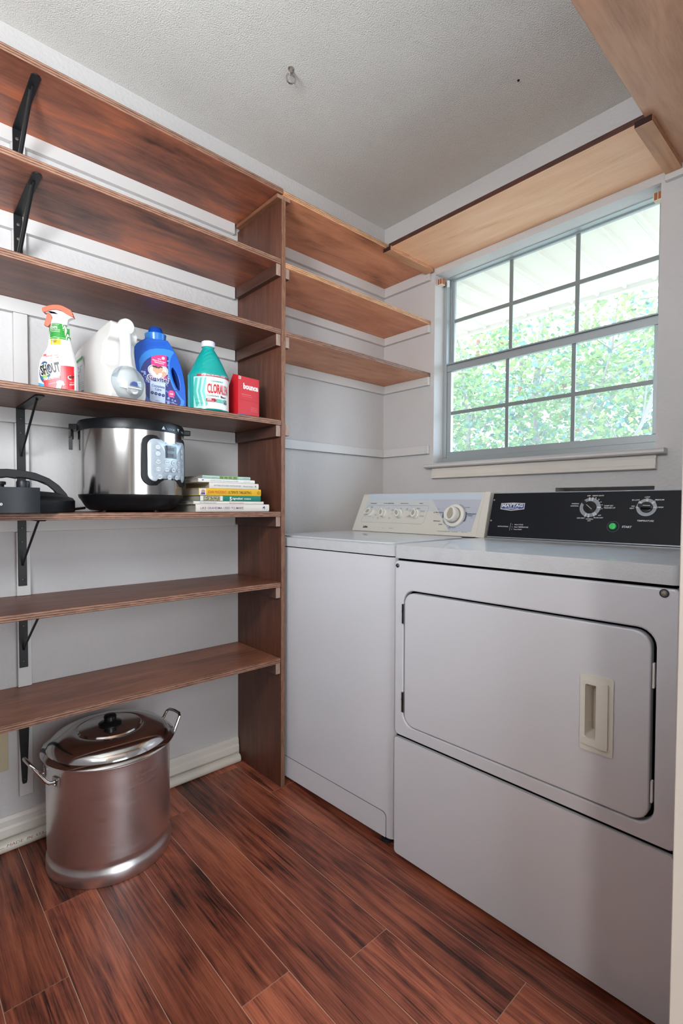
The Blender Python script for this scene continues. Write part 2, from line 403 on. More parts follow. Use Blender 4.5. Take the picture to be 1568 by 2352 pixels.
def build_shell():
    struct(MB().box(-0.12, 0.0, YB - 0.12, 0.12, -0.06, H).build('wall_left', M_wall, smooth=False))
    # window wall, built round the window opening and the recess behind the dryer
    rx0, rx1, rz0, rz1 = 0.905, 1.246, 0.86, 1.105
    w = MB(); x0, x1, z0, z1 = WO
    w.box(0, x0, 0, 0.13, -0.06, H); w.box(x1, 4.3, 0, 0.13, -0.06, H)
    w.box(x0, x1, 0, 0.13, z1, H); w.box(x0, x1, 0, 0.13, rz1, z0)
    w.box(x0, rx0, 0, 0.13, -0.06, rz1); w.box(rx0, x1, 0, 0.13, -0.06, rz0)
    w.box(rx0, x1, 0.085, 0.13, rz0, rz1)
    struct(w.build('wall_window', M_wall, smooth=False))
    # right wall with the doorway the picture was taken from
    w = MB(); dy0, dy1, dh = -2.05, -1.09, 2.04
    w.box(XR, XR + 0.11, dy1, 0, -0.06, H); w.box(XR, XR + 0.11, YB, dy0, -0.06, H); w.box(XR, XR + 0.11, dy0, dy1, dh, H)
    struct(w.build('wall_right', M_wall, smooth=False))
    struct(MB().box(-0.12, XR + 0.11, YB - 0.12, YB, -0.06, H).build('wall_rear', M_wall, smooth=False))
    struct(MB().box(-0.12, 4.42, -4.72, 0.13, H, H + 0.1).build('ceiling', M_ceil, smooth=False))
    M_h = mat('hall_wall_paint', 'dedad2', 0.8)
    struct(MB().box(4.3, 4.42, -4.6, 0.0, -0.06, H).build('wall_hall_far', M_h, smooth=False))
    struct(MB().box(XR, 4.42, -4.72, -4.6, -0.06, H).build('wall_hall_rear', M_h, smooth=False))
    struct(MB().box(XR, XR + 0.11, -4.6, YB, -0.06, H).build('wall_hall_side', M_h, smooth=False))
    # door jamb lining with its stop
    j = MB()
    j.box(XR - 0.001, XR + 0.118, dy1 - 0.012, dy1, 0, dh - 0.012); j.box(XR + 0.045, XR + 0.062, dy1 - 0.022, dy1 - 0.012, 0, dh - 0.02)
    j.box(XR - 0.001, XR + 0.118, dy0, dy0 + 0.012, 0, dh - 0.012); j.box(XR - 0.001, XR + 0.118, dy0, dy1, dh - 0.012, dh)
    struct(j.build('trim_1', M_cream, bev=0.002))
    # skirting on the left wall and hall-side
    b = MB().prism([(0, 0), (0.014, 0), (0.014, 0.055), (0.011, 0.062), (0.011, 0.080), (0.006, 0.090), (0, 0.092)], 'y', YB, -0.862)
    struct(b.build('baseboard_left', M_cream, smooth=False))
build_shell()

def build_battens():
    tn = [2]
    def bat(x0, x1, y0, y1, z0, z1, bev=0.0015):
        o = struct(MB().box(x0, x1, y0, y1, z0, z1).build('trim_%d' % tn[0], M_white, bev=bev, seg=1)); tn[0] += 1
        if x0 > 0.01:
            nh = Decal(flatm(y0), 0.0002)
            for dx, dz in ((0.012, 0.009), (0.0125, 0.030)): nh.ell(x1 - dx, z1 - dz, 0.0012, 0.0014, mat('nail_hole_dark', '2a2420', 0.9), n=8)
            nh.build('nail_hole', o)
        return o
    t = 0.018
    for z1, z0 in ((2.1378, 2.096), (1.8894, 1.8442), (1.6430, 1.603), (1.3196, 1.276), (0.9919, 0.950), (0.7363, 0.694), (0.4591, 0.417)):
        bat(0, t, YB + 0.002, -0.8795, z0, z1)
    for z1, z0 in ((2.1325, 2.0874), (1.8824, 1.8453), (1.6401, 1.6002), (1.3180, 1.2785)):
        bat(0, t, -0.8196, 0, z0, z1)
        bat(t + 0.0005, 0.2995, -t, 0, z0, z1)
    bat(1.2568, XR, -t, 0, 2.098, 2.1355)
    # upright strips behind the shelf brackets
    for z0, z1 in ((1.8895 + 0.0195, 2.0955), (1.6625, 1.8437), (1.339, 1.6025), (1.0115, 1.2755), (0.756, 0.9495), (0.4787, 0.6935), (0.143, 0.4165)):
        bat(0, 0.0175, -1.6255, -1.5885, z0, z1)
build_battens()

# ------------------------------------------------------------------ window
def build_window():
    w = thing('window_1', 'white framed six over six window', 'window', ((WO[0] + WO[1]) / 2, 0.09, WO[2])); del w['label']; del w['category']
    w['kind'] = 'structure'
    ox, oy, oz = w.location
    def B(m, x0, x1, y0, y1, z0, z1): m.box(x0 - ox, x1 - ox, y0 - oy, y1 - oy, z0 - oz, z1 - oz)
    x0, x1, z0, z1 = WO; z0 = 1.2285
    fr = MB()
    B(fr, x0, x0 + 0.018, 0.0705, 0.1245, z0 + 0.0125, z1 - 0.0245); B(fr, x1 - 0.018, x1, 0.0705, 0.1245, z0 + 0.0125, z1 - 0.0245)
    B(fr, x0, x1, 0.070, 0.125, z1 - 0.024, z1); B(fr, x0, x1, 0.070, 0.125, z0 - 0.014, z0 + 0.012)
    B(fr, x0 + 0.0185, x0 + 0.026, 0.0985, 0.1015, z0 + 0.0125, z1 - 0.0245)
    fr.build('window_frame', M_alu, w, bev=0.0012, seg=1)
    a, b = x0 + 0.018, x1 - 0.018
    # upper sash stands outside, lower sash inside
    up = MB(); B(up, a, a + 0.020, 0.1025, 0.1175, 1.6945, z1 - 0.0305); B(up, b - 0.014, b, 0.1025, 0.1175, 1.6945, z1 - 0.0305)
    B(up, a, b, 0.102, 0.118, z1 - 0.030, z1 - 0.022); B(up, a, b, 0.102, 0.118, 1.672, 1.694)
    up.build('upper_sash', M_alu, w, bev=0.001, seg=1)
    lo = MB(); B(lo, a + 0.0005, a + 0.022, 0.0785, 0.0975, 1.2685, 1.6475); B(lo, b - 0.016, b - 0.0005, 0.0785, 0.0975, 1.2685, 1.6475); B(lo, a, b, 0.078, 0.098, 1.6765, 1.6795)
    B(lo, a, b, 0.076, 0.098, 1.648, 1.676); B(lo, a, b, 0.070, 0.098, 1.680, 1.686); B(lo, a, b, 0.078, 0.098, 1.2410, 1.268)
    lo.build('lower_sash', M_alu, w, bev=0.001, seg=1)
    M_mun = mat('muntin_grey', '8b9290', 0.4, metal=0.2)
    for y, zz, lo_z, hi_z in ((0.108, 1.890, 1.694, z1 - 0.030), (0.086, 1.452, 1.268, 1.648)):
        for x in (0.6475, 0.9300):
            m = MB(); B(m, x - 0.008, x + 0.008, y - 0.003, y + 0.003, lo_z, hi_z); m.build('muntin', M_mun, w, bev=0.001, seg=1)
        m = MB(); B(m, a, b, y - 0.0035, y + 0.0035, zz - 0.008, zz + 0.008); m.build('muntin', M_mun, w, bev=0.001, seg=1)
    G = glass('window_glass', (0.98, 0.99, 0.99), 0.06, haze=0.05)  # translucent white share stands in for the veil of outdoor glare
    for y, za, zb in ((0.1135, 1.693, z1 - 0.029), (0.0925, 1.267, 1.649)):
        zm = 1.890 if za > 1.6 else 1.452
        for (p, q) in ((a + 0.016, 0.6475), (0.6475, 0.93), (0.93, b - 0.012)):
            for (c, d) in ((za, zm), (zm, zb)):
                g = MB(); B(g, p + 0.0002, q - 0.0002, y - 0.001, y + 0.001, c + 0.0002, d - 0.0002); g.build('pane', G, w, smooth=False)
    # stool with a rounded nose, and the apron under it
    s = MB().prism([(-0.132, 0.0), (-0.128, -0.007), (-0.132, -0.014), (-0.126, -0.019), (-0.02, -0.019), (-0.02, 0.0)], 'x', 0.2935 - ox, 1.2785 - ox)
    s.build('sill', M_white, w, bev=0.0015)
    s = MB().box(x0 - ox + 0.0005, x1 - ox - 0.0005, -0.09 + 0.0, -0.005, -0.019, 0.0); s.build('inner_sill', M_white, w)
    s = MB().prism([(-0.090, -0.0195), (-0.104, -0.0195), (-0.104, -0.030), (-0.1075, -0.031), (-0.1075, -0.052), (-0.112, -0.058), (-0.112, -0.066), (-0.101, -0.069), (-0.090, -0.069)], 'x', 0.3245 - ox, 1.2490 - ox)
    s.build('apron', M_cream, w, smooth=False)
    c = MB(); B(c, x0 + 0.018, x0 + 0.029, 0.066, 0.074, 2.045, 2.075); c.build('sash_clip', mat('white_nylon', 'e8e8e6', 0.4), w, bev=0.001)
    w.location.z = 1.2285
build_window()

# ------------------------------------------------------------------ shelves
def board(name, x0, x1, y0, y1, z0, z1, mats, fm, label, cat='shelf', dz=(0, 0), bev=0.0022):
    """plywood board; dz lowers or lifts its far (-y) and near (+y) end where it sags"""
    cx, cy = (x0 + x1) / 2, (y0 + y1) / 2
    v = [(x0, y0, z0 + dz[0]), (x1, y0, z0 + dz[0]), (x1, y1, z0 + dz[1]), (x0, y1, z0 + dz[1]), (x0, y0, z1 + dz[0]), (x1, y0, z1 + dz[0]), (x1, y1, z1 + dz[1]), (x0, y1, z1 + dz[1])]
    o = MB().hexa(v, 0, fm).build(name, mats, bev=bev, seg=2)
    if label: tag(o, label, cat)
    return o
Y0 = YB + 0.002; T = 0.0192; D = 0.2992; YD = -0.8591
LB = [(2.157, W_up, E_dk, 'topmost long red-stained plywood shelf on the left wall, just under the ceiling'),
      (1.9086, W_up, E_dk, 'second long plywood shelf from the ceiling on the left wall, empty, black bracket under it'),
      (1.6622, W_dk, E_dk, 'empty long plywood shelf directly above the detergent bottles'),
      (1.3388, W_dk, E_dk, 'long plywood shelf carrying the detergent bottles and red box'),
      (1.0111, W_dk, E_dk, 'long plywood shelf carrying the pressure cooker and cookbooks'),
      (0.7555, W_dk, E_dk, 'empty long plywood shelf next below the pressure cooker shelf'),
      (0.4783, wood('worn_red_plywood', '40241a', '8c5a44', 'ba7a5c', 'y', rough=0.4), E_dk, 'lowest long plywood shelf, empty, right above the steel stock pot')]
for z, m, e, lab in LB:
    y1 = YD - 0.0004 if z < 2.1 else -0.8500
    board('shelf', 0.0, D, Y0, y1, z - T, z, [m, e], {'+x': 1}, lab)
for z, m, e, lab in ((2.1517, W_or, E_lt, 'upper shelf of the corner bay right of the upright, under the ceiling corner'),
                  (1.9016, W_or, E_lt, 'middle shelf of the corner bay above the washing machine'),
                  (1.6593, W_or, E_dk, 'lowest shelf of the corner bay above the washing machine')):
    board('shelf', 0.0, D, YD + 0.0192 if z < 2.1 else -0.8490, -0.0002, z - T, z, [m, e], {'+x': 1}, lab, dz=(0.0, 0.0))
board('shelf', 0.3005, 1.2835, -0.300, -0.0002, 2.1357, 2.1549, [W_ws, plyedge('plywood_edge_dark', '2a120b', '5a2e1e', 'z')], {'-y': 1},
      'pale orange plywood shelf running over the window')
board('shelf', 1.2850, XR - 0.0002, Y0, -0.0002, 2.1357, 2.1549, [W_rs, E_dk], {'-x': 1}, 'wide tan plywood shelf high on the right, nearest the camera')

def upright():
    o = thing('upright_panel', 'tall dark plywood upright dividing the long shelves from the corner bay', 'shelf upright', (D / 2, YD + 0.0096, 0.0))
    c = -(YD + 0.0096); cx = -D / 2
    MB().box(-D / 2, D / 2, -0.0093, 0.0093, 0, 2.1180).build('panel', [W_div, E_div], o, bev=0.002).data
    p = o.children[0]
    for q in p.data.polygons:
        if q.normal.x > 0.9: q.material_index = 1
    M2 = [W_clx, plyedge('cleat_end_grain', '6e4b39', 'b08a76', 'y', 0.0048)]
    M3 = [wood('dark_cleat_wood', '2c1a13', '51342a', '74503f', 'x'), plyedge('cleat_end_grain_pale', '7d6256', 'b49c90', 'y', 0.0048)]
    for z1, z0 in ((1.8892, 1.847), (1.6428, 1.601), (1.3194, 1.279), (0.9917, 0.956), (0.7361, 0.697), (0.4589, 0.420)):
        MB().box(cx + 0.019, cx + 0.2955, -0.0287, -0.0095, z0, z1, 0, {'+x': 1}).build('cleat', M3, o, bev=0.001, seg=1)
    for z1, z0 in ((1.8822, 1.846), (1.6399, 1.600), (1.3240, 1.285)):
        MB().box(cx + 0.019, cx + 0.2955, 0.0095, 0.0287, z0, z1, 0, {'+x': 1}).build('cleat', M3, o, bev=0.001, seg=1)
    MB().box(cx + 0.019, cx + 0.2975, -0.027, 0.031, 2.1182, 2.1320, 0, {'+x': 1}).build('cleat', M2, o, bev=0.001, seg=1)
upright()
CL = [W_clx, E_lt]
W_c2 = wood('pale_cleat_wood', '8a5b3f', 'c08c66', 'd6a682', 'y', rough=0.5)
def cleat(x0, x1, lab):
    o = MB().box(x0, x1, -0.312, -0.0185, 2.1165, 2.1355, 0, {'-y': 1, '+x': 2}).build('cleat', [W_c2, mat('cleat_dark_end', '2a100a', 0.8), plyedge('cleat_ply_side', '9a5a3c', 'e0b48e', 'z', 0.0062)], bev=0.001, seg=1)
    tag(o, lab, 'cleat')
cleat(0.2805, 0.3245, 'short wooden cleat under the left end of the shelf over the window')
cleat(1.2590, 1.3060, 'short wooden cleat under the right end of the shelf over the window')

# ------------------------------------------------------------------ brackets
def bracket(zu, lab, arm=0.225, rod=True):
    b = thing('shelf_bracket', lab, 'bracket', (0.0182, -1.6105, zu))
    w = 0.0113
    M = M_black
    MB().box(0.0, 0.0030, -w, w, -arm, -0.0002).build('wall_arm', M, b, bev=0.0008, seg=1)
    MB().prism([(0.0032, -w), (0.250, -w), (0.258, -w * 0.6), (0.260, 0), (0.258, w * 0.6), (0.250, w), (0.0032, w)], 'z', -0.0032, -0.0002).build('shelf_arm', M, b, bev=0.0006, seg=1)
    MB().tube([(0.215, 0, -0.0045), (0.205, 0, -0.009), (0.012, 0, -0.134), (0.006, 0, -0.142)], 0.0034, n=8).build('brace', M, b)
    for dz in (-0.030, -0.072, -arm + 0.018):
        s = MB().lathe([(0.0, 0.0015), (0.0034, 0.0012), (0.0044, 0.0)], axis='x', n=12, c=(0.0030, 0, dz)); s.add([(0.0052, -0.0026, dz - 0.0004), (0.0052, 0.0026, dz - 0.0004), (0.0052, 0.0026, dz + 0.0004), (0.0052, -0.0026, dz + 0.0004)], [(0, 1, 2, 3)], 1)
        s.build('screw', [M_screw if zu > 1.8 else mat('dark_screw', '4a4540', 0.4, metal=0.8), M_gap], b)
    return b
def bracket_wide(zu, lab):
    """pressed steel bracket whose brace is a flat channel"""
    b = bracket(zu, lab, arm=0.222)
    MB().prism([(0.010, -0.118), (0.012, -0.128), (0.198, -0.012), (0.196, -0.004)], 'y', -0.0062, 0.0036).build('brace_web', mat('worn_black_steel', '30312f', 0.5), b)
bracket_wide(2.1377, 'black steel bracket under the topmost long shelf')
bracket_wide(1.8893, 'black steel bracket under the second long shelf from the ceiling')
bracket(1.3195, 'dark steel bracket with a thin brace rod under the detergent shelf', arm=0.235)
bracket(0.9918, 'black bracket under the pressure cooker shelf', arm=0.205)
bracket(0.7362, 'black bracket under the empty shelf below the cooker shelf', arm=0.198)
def taper_bracket():
    b = thing('shelf_bracket', 'tapered black bracket under the lowest long shelf, behind the stock pot', 'bracket', (0.0182, -1.6125, 0.4590))
    MB().prism([(-0.0175, -0.0003), (-0.0068, -0.268), (-0.005, -0.276), (0.005, -0.276), (0.0068, -0.268), (0.0175, -0.0003)], 'x', 0, 0.006).build('wall_arm', M_black, b, bev=0.001)
    MB().prism([(0.0063, -0.016), (0.24, -0.007), (0.245, 0), (0.24, 0.007), (0.0063, 0.016)], 'z', -0.0045, -0.0003).build('shelf_arm', M_black, b, bev=0.001)
    MB().lathe([(0.004, 0.006), (0.0036, 0.0072), (0.002, 0.0074), (0, 0.0064)], axis='x', n=12, c=(0, 0, -0.262)).build('screw', mat('dark_screw'), b)
taper_bracket()

# ------------------------------------------------------------------ small fixed things on walls and ceiling
def build_fixings():
    h = thing('ceiling_hook', 'small metal screw eye in the bare ceiling', 'hook', (0.443, -0.925, H)); h.scale = (1.35, 1.35, 1.35)
    MB().lathe([(0.0045, -0.012), (0.0045, -0.002), (0.008, 0.0)], n=14).build('shank', M_screw, h)
    MB().tube([(0.011 * cos(a) * 0.35, 0.011 * cos(a) * 0.94, -0.023 + 0.012 * sin(a)) for a in [2 * pi * i / 20 for i in range(20)]], 0.0022, closed=True, up=(1, -0.35, 0)).build('eye', M_chrome, h)
    tag(MB().lathe([(0.0, -0.004), (0.0035, -0.003), (0.004, 0.0)], c=(0.9175, -0.3482, H), n=10).build('ceiling_screw', mat('dark_bronze', '3a2a20', 0.4, metal=0.8)), 'tiny dark screw head in the ceiling towards the window shelf', 'screw')
    for x, lab, s in ((0.3345, 'small brown metal blind bracket in the left top corner of the window recess', 1), (1.2285, 'brown and white blind bracket in the right top corner of the window recess', -1)):
        b = thing('blind_bracket', lab, 'bracket', (x, 0.030, 2.078))
        k = 0.0125; br = mat('brown_metal', 'a0603e', 0.45, var=0.1, vscale=90); pl = mat('pale_bracket_rim', 'e8dcc6', 0.5)
        m = MB(); m.box(-k, k, -k, -k + 0.0015, -k, k); m.box(-k, -k + 0.0015, -k, k, -k, k); m.box(k - 0.0015, k, -k, k, -k, k); m.box(-k, k, -k, k, k - 0.0015, k)
        m.build('housing', br, b, bev=0.0004, seg=1)
        m = MB(); m.box(-k, k, -k - 0.001, k, -k - 0.002, -k); m.box(-k - 0.0008, -k + 0.001, -k - 0.001, -k, -k, k); m.box(k - 0.001, k + 0.0008, -k - 0.001, -k, -k, k); m.box(-0.0008, 0.0008, -k - 0.001, -k, -k, k)
        m.build('rim', pl, b)
    o = thing('wall_outlet', 'beige electrical outlet plate low on the left wall', 'outlet', (0, -1.688, 0.288))
    MB().box(0, 0.005, -0.037, 0.037, -0.058, 0.058).build('plate', mat('aged_beige_plastic', 'b9ad8e', 0.5), o, bev=0.002)
    for z in (0.021, -0.021):
        MB().lathe([(0.0165, 0.0), (0.0165, 0.002), (0.0155, 0.0026), (0, 0.0026)], axis='x', c=(0.005, 0, z), n=24).build('receptacle', mat('aged_beige_face', 'a89c7e', 0.5), o)
    # white plastic pipe along the skirting
    p = thing('plastic_pipe', 'white plastic pipe lying on the floor along the left skirting', 'pipe', (0.0318, -1.6, 0.0178))
    MB().tube([(0, YB + 1.604, 0), (0, 0.726, 0)], 0.0175, n=28, m=0).build('tube', M_pvc, p)
    def pm(u, v, h): r = 0.0175 + h; a = v / 0.0175; return (r * cos(a), u, r * sin(a))
    red = mat('red_pipe_print', '8a2a48', 0.5)
    d = Decal(pm); d.text('MADE  IN  U.S.A', -0.010, 0.004, 0.007, red, w=0.11, shear=0.2); d.text('110  P', -0.115, 0.004, 0.007, red, w=0.05, shear=0.2)
    d.line([(-0.085, 0.0055), (-0.072, 0.0055)], 0.0008, red); d.build('printed_marking', p)
    # nail heads in the batten ends and hairline cracks where wall meets ceiling
build_fixings()

def knob_at(o, u, v, P):
    y0, z0, y1, z1 = P; L = sqrt((y1 - y0) ** 2 + (z1 - z0) ** 2); a, b = (y1 - y0) / L, (z1 - z0) / L
    o.matrix_basis = Matrix(((1, 0, 0, u), (0, a, -b, y0 + v * a), (0, b, a, z0 + v * b), (0, 0, 0, 1)))

# ------------------------------------------------------------------ washing machine
def build_washer():
    w = thing('washing_machine', 'white top-loading washing machine with a cream dial console, beside the upright', 'washing machine', (0.1095, -0.8267, 0.0), 0.039)
    W = 0.6860
    MB().prism(rrect(0, W, 0, 0.66, [0.024, 0.024, 0.004, 0.004]), 'z', 0.022, 0.8795).build('cabinet', M_enam, w, bev=0.002)
    MB().prism(rrect(0.006, W - 0.006, 0.004, 0.655, 0.02), 'z', 0.8796, 0.8835).build('top_gap', M_gap, w)
    MB().prism(rrect(-0.003, W + 0.003, -0.005, 0.66, [0.024, 0.024, 0.004, 0.004]), 'z', 0.8836, 0.9145).build('top', M_enamtop, w, bev=0.007, seg=3)
    lid = MB().prism(rrect(0.045, W - 0.045, 0.035, 0.455, 0.03), 'z', 0.9146, 0.9200).build('lid', M_enamtop, w, bev=0.003)
    tp = rrect(-0.001 + 0.03, 0.6560, 0.022, 0.0965, [0.002, 0.002, 0.016, 0.002])
    MB().prism([(x - 0.0015 if x < 0.1 else x + 0.0022, z + (0.0022 if z > 0.05 else 0)) for x, z in tp], 'y', -0.0006, 0.002).build('toe_seam', mat('seam_shadow_grey', '6a6470', 0.7), w)  # shadow line of the seam, drawn as a grey plate round the toe panel
    MB().prism(tp, 'y', -0.0022, 0.002).build('toe_panel', M_enam, w, bev=0.001)
    MB().box(0.02, W - 0.02, 0.03, 0.6, 0.0005, 0.0218).build('base_gap', M_gap, w)
    for u, v in ((0.04, 0.05), (W - 0.04, 0.05)): MB().lathe([(0.018, 0.0002), (0.018, 0.010), (0.008, 0.012), (0.008, 0.022)], c=(u, v - 0.03, 0), n=16).build('foot', mat('rubber_black', '1a1a1a', 0.8), w)
    # console
    c = MB(); y0, z0, y1, z1 = 0.50, 0.9165, 0.555, 1.086
    c.hexa([(0.0145, y0, z0), (0.692, y0, z0), (0.692, 0.64, z0), (0.0145, 0.64, z0), (0.041, y1, z1), (0.686, y1, z1), (0.686, 0.62, z1), (0.041, 0.62, z1)])
    con = c.build('console', M_bisque, w, bev=0.008, seg=3)
    MB().box(0.018, 0.690, 0.503, 0.635, 0.9147, 0.9167).build('console_gap', M_gap, con)
    c = MB().hexa([(0.6560, 0.4965, 0.9170), (0.6925, 0.4965, 0.9170), (0.6925, 0.64, 0.917), (0.6560, 0.64, 0.917), (0.6640, 0.5515, 1.0875), (0.6880, 0.5515, 1.0875), (0.6880, 0.62, 1.0875), (0.6640, 0.62, 1.0875)])
    c.build('end_cap', M_bisque, con, bev=0.003)
    P = (0.50, 0.912, 0.555, 1.086); f0 = tiltm(*P); f = f0
    ink = mat('navy_grey_ink', '4a5264', 0.6); soft = mat('soft_grey_ink', '8d949c', 0.6); shade = mat('panel_lilac_grey', 'b3b8c4', 0.35); band = mat('pale_blue_panel_band', 'bfcad6', 0.25)
    d = Decal(f, 0.0006)
    d.poly([(0.0540, 0.014), (0.618, 0.013), (0.632, 0.022), (0.654, 0.1535), (0.088, 0.1535), (0.076, 0.146)], M_panel)
    d.poly([(0.0870, 0.1540), (0.6545, 0.1540), (0.6555, 0.1790), (0.0790, 0.1800), (0.083, 0.160)], band)
    d.poly([(0.432, 0.1530), (0.6535, 0.1530), (0.6330, 0.023), (0.618, 0.0145), (0.545, 0.0145)], shade, 1)
    bx = [(0.068, 0.0485), (0.400, 0.0485), (0.4110, 0.055), (0.4215, 0.118), (0.4150, 0.1275), (0.0960, 0.1275), (0.0865, 0.122), (0.0640, 0.056)]
    d.line(bx + [bx[0]], 0.0009, soft, 2)
    for t, u in (('WATER LEVEL', 0.1186), ('WATER TEMPERATURE', 0.2065), ('RINSE OPTIONS', 0.2932), ('SPEEDS', 0.3805)):
        d.text(t, u, 0.1350, 0.0042, ink, 2, shear=0.3, bold=0.02)
    def mini(u, v, t, h=0.0026, m=None, al='CENTER'): d.text(t, u, v, h, m or soft, 2, align=al, shear=0.25, bold=0.02)
    mini(0.113, 0.1190, 'MEDIUM', m=ink); mini(0.113, 0.1150, 'LOAD'); mini(0.0800, 0.0820, 'SMALL'); mini(0.080, 0.0780, 'LOAD'); mini(0.143, 0.0830, 'LARGE', m=ink); mini(0.143, 0.0790, 'LOAD'); mini(0.133, 0.0700, 'RESET')
    mini(0.2110, 0.1150, 'COLD'); mini(0.2110, 0.1110, 'COLD'); mini(0.2350, 0.1060, 'WARM', m=ink); mini(0.2350, 0.1020, 'COLD'); mini(0.2350, 0.0880, 'COOL'); mini(0.2250, 0.0700, 'WARM', m=ink); mini(0.2250, 0.0660, 'WARM'); mini(0.1600, 0.0840, 'HOT'); mini(0.1600, 0.0690, 'HOT', m=ink); mini(0.1600, 0.0650, 'COLD')
    mini(0.2790, 0.1130, 'ONE', m=ink); mini(0.2790, 0.1090, 'RINSE'); mini(0.3130, 0.1130, 'TWO', m=ink); mini(0.3130, 0.1080, 'RINSE', m=ink)
    mini(0.3710, 0.1150, 'REGULAR', m=ink); mini(0.3710, 0.1110, 'FAST - FAST'); mini(0.3960, 0.1030, 'HEAVY DUTY', m=ink); mini(0.3960, 0.0990, 'FAST - FAST'); mini(0.3960, 0.0820, 'GENTLE DRY', m=ink); mini(0.3960, 0.0780, 'FAST - SLOW'); mini(0.3360, 0.1060, 'ULTRA', m=ink); mini(0.3360, 0.1020, 'DELICATE'); mini(0.3310, 0.0830, 'HAND', m=ink); mini(0.3310, 0.0790, 'WASHABLES', m=ink); mini(0.3310, 0.0750, 'EXTRA SLOW - SLOW')
    d.text('ULTRA CLEAN', 0.4740, 0.0970, 0.0048, ink, 3, shear=0.3, bold=0.02, w=0.046); mini(0.4720, 0.0900, 'SUPER'); mini(0.4720, 0.1120, 'SHORT'); d.line([(0.484, 0.0912), (0.497, 0.0912)], 0.0004, soft, 3); d.line([(0.482, 0.1132), (0.508, 0.1132)], 0.0004, soft, 3)
    d.text('PREWASH', 0.4740, 0.0610, 0.0048, ink, 3, shear=0.3, bold=0.02, w=0.034); d.text('SOAK', 0.4940, 0.0480, 0.0048, ink, 3, shear=0.3, bold=0.02, w=0.018)
    d.text('PERMANENT', 0.6230, 0.0930, 0.0048, ink, 3, shear=0.3, bold=0.03, w=0.042); d.text('PRESS', 0.6190, 0.0860, 0.0048, ink, 3, shear=0.3, bold=0.03, w=0.022); mini(0.6270, 0.0800, 'SHORT')
    mini(0.6010, 0.1195, '2ND RINSE', 0.003, ink); mini(0.5950, 0.1080, 'SPIN'); mini(0.5650, 0.1290, 'OFF'); mini(0.5480, 0.1290, 'RINSE'); mini(0.5980, 0.0690, 'REGULAR'); mini(0.5980, 0.0660, 'HEAVY DUTY'); mini(0.5780, 0.0520, 'SPIN'); mini(0.5560, 0.0450, 'OFF'); mini(0.5390, 0.0400, '2ND', 0.003, ink); mini(0.5370, 0.0355, 'RINSE', 0.003, ink); mini(0.5270, 0.0460, 'SPIN')
    mini(0.5130, 0.0215, 'PUSH & TURN CLOCKWISE TO SET', 0.0026, ink); mini(0.5650, 0.0215, 'PULL TO START', 0.0026, ink); mini(0.6060, 0.0215, 'PUSH TO STOP', 0.0026, ink)
    mini(0.1150, 0.0230, '80 Series', 0.0024); mini(0.2030, 0.0240, 'Heavy Duty', 0.0024); mini(0.2480, 0.0240, 'Super Capacity Plus', 0.0024); mini(0.2860, 0.0240, 'Quiet Pak', 0.0024)
    dk = mat('console_logo_navy', '1c2434', 0.5)
    d.poly([(0.0840, 0.0215), (0.1080, 0.0215), (0.1120, 0.0300), (0.1070, 0.0290), (0.0990, 0.0315), (0.0920, 0.0290), (0.0860, 0.0310)], dk, 2)
    d.text('Kenmore', 0.0985, 0.0233, 0.0040, M_panel, 4, bold=0.02, w=0.019)
    d.ring(0.5504, 0.0867, 0.0470, 0.0500, soft, 3, n=48, a0=0.0, a1=2 * pi, e=0.90)
    for a0, a1, mm in ((2.9, 3.35, ink), (-0.5, 0.35, ink), (2.3, 2.7, soft), (-2.7, -2.3, soft), (0.6, 1.3, soft), (-1.9, -1.3, soft)):
        d.ring(0.5504, 0.0867, 0.0495, 0.0545, mm, 4, n=16, a0=a0, a1=a1, e=0.90)
    d.build('console_lettering', con)
    kb = mat('white_knob', 'dcdcd6', 0.3); gr = mat('knob_beige_insert', 'a59f90', 0.35)
    for u, v, a, tl in ((0.1130, 0.0935, 2.2, 1), (0.1918, 0.0903, 0.1, 0), (0.2795, 0.0897, 0.5, 0), (0.3670, 0.0904, 0.0, 0)):
        k = MB(); R = 0.0195
        k.lathe([(R + 0.001, 0.0008), (R, 0.006), (R * 0.93, 0.012), (0, 0.013)], n=28)
        ca, sa = cos(a), sin(a)
        out = [(R * 0.86 * cos(t), R * 0.86 * sin(t)) for t in [2 * pi * i / 20 for i in range(20)]]
        out = [(x * (0.72 if y < R * 0.4 else 0.5), y * 1.12) for x, y in out]
        k.prism([(x * ca - y * sa, x * sa + y * ca) for x, y in out], 'z', 0.012, 0.027)
        o = k.build('dial_knob', kb, con, bev=0.002); knob_at(o, u, v, P)
        g = MB().prism([((x * ca - y * sa) * 0.62, (x * sa + y * ca) * 0.62) for x, y in out], 'z', 0.0268, 0.0285).build('knob_insert', gr, con, bev=0.001); knob_at(g, u, v, P)
    k = MB().lathe([(0.046, 0.001), (0.046, 0.005), (0.044, 0.010), (0.034, 0.012), (0, 0.012)], n=48).build('timer_skirt', kb, con); knob_at(k, 0.5504, 0.0867, P)
    k = MB().lathe([(0.033, 0.012), (0.033, 0.0135), (0.030, 0.0136)], n=40).build('timer_shadow_ring', mat('timer_ring_brown', '8c8273', 0.4), con); knob_at(k, 0.5504, 0.0867, P)
    k = MB().lathe([(0.029, 0.0125), (0.0305, 0.020), (0.029, 0.034), (0.026, 0.038), (0, 0.039)], n=40).build('timer_knob', kb, con); knob_at(k, 0.5504, 0.0867, P)
    g = MB().prism([(0.0125 * cos(t) * (1.0 if sin(t) < 0.2 else 0.85) + 0.003, 0.022 * sin(t)) for t in [2 * pi * i / 28 for i in range(28)]], 'z', 0.0385, 0.0415).build('knob_insert', gr, con, bev=0.001); knob_at(g, 0.5504, 0.0867, P)
build_washer()

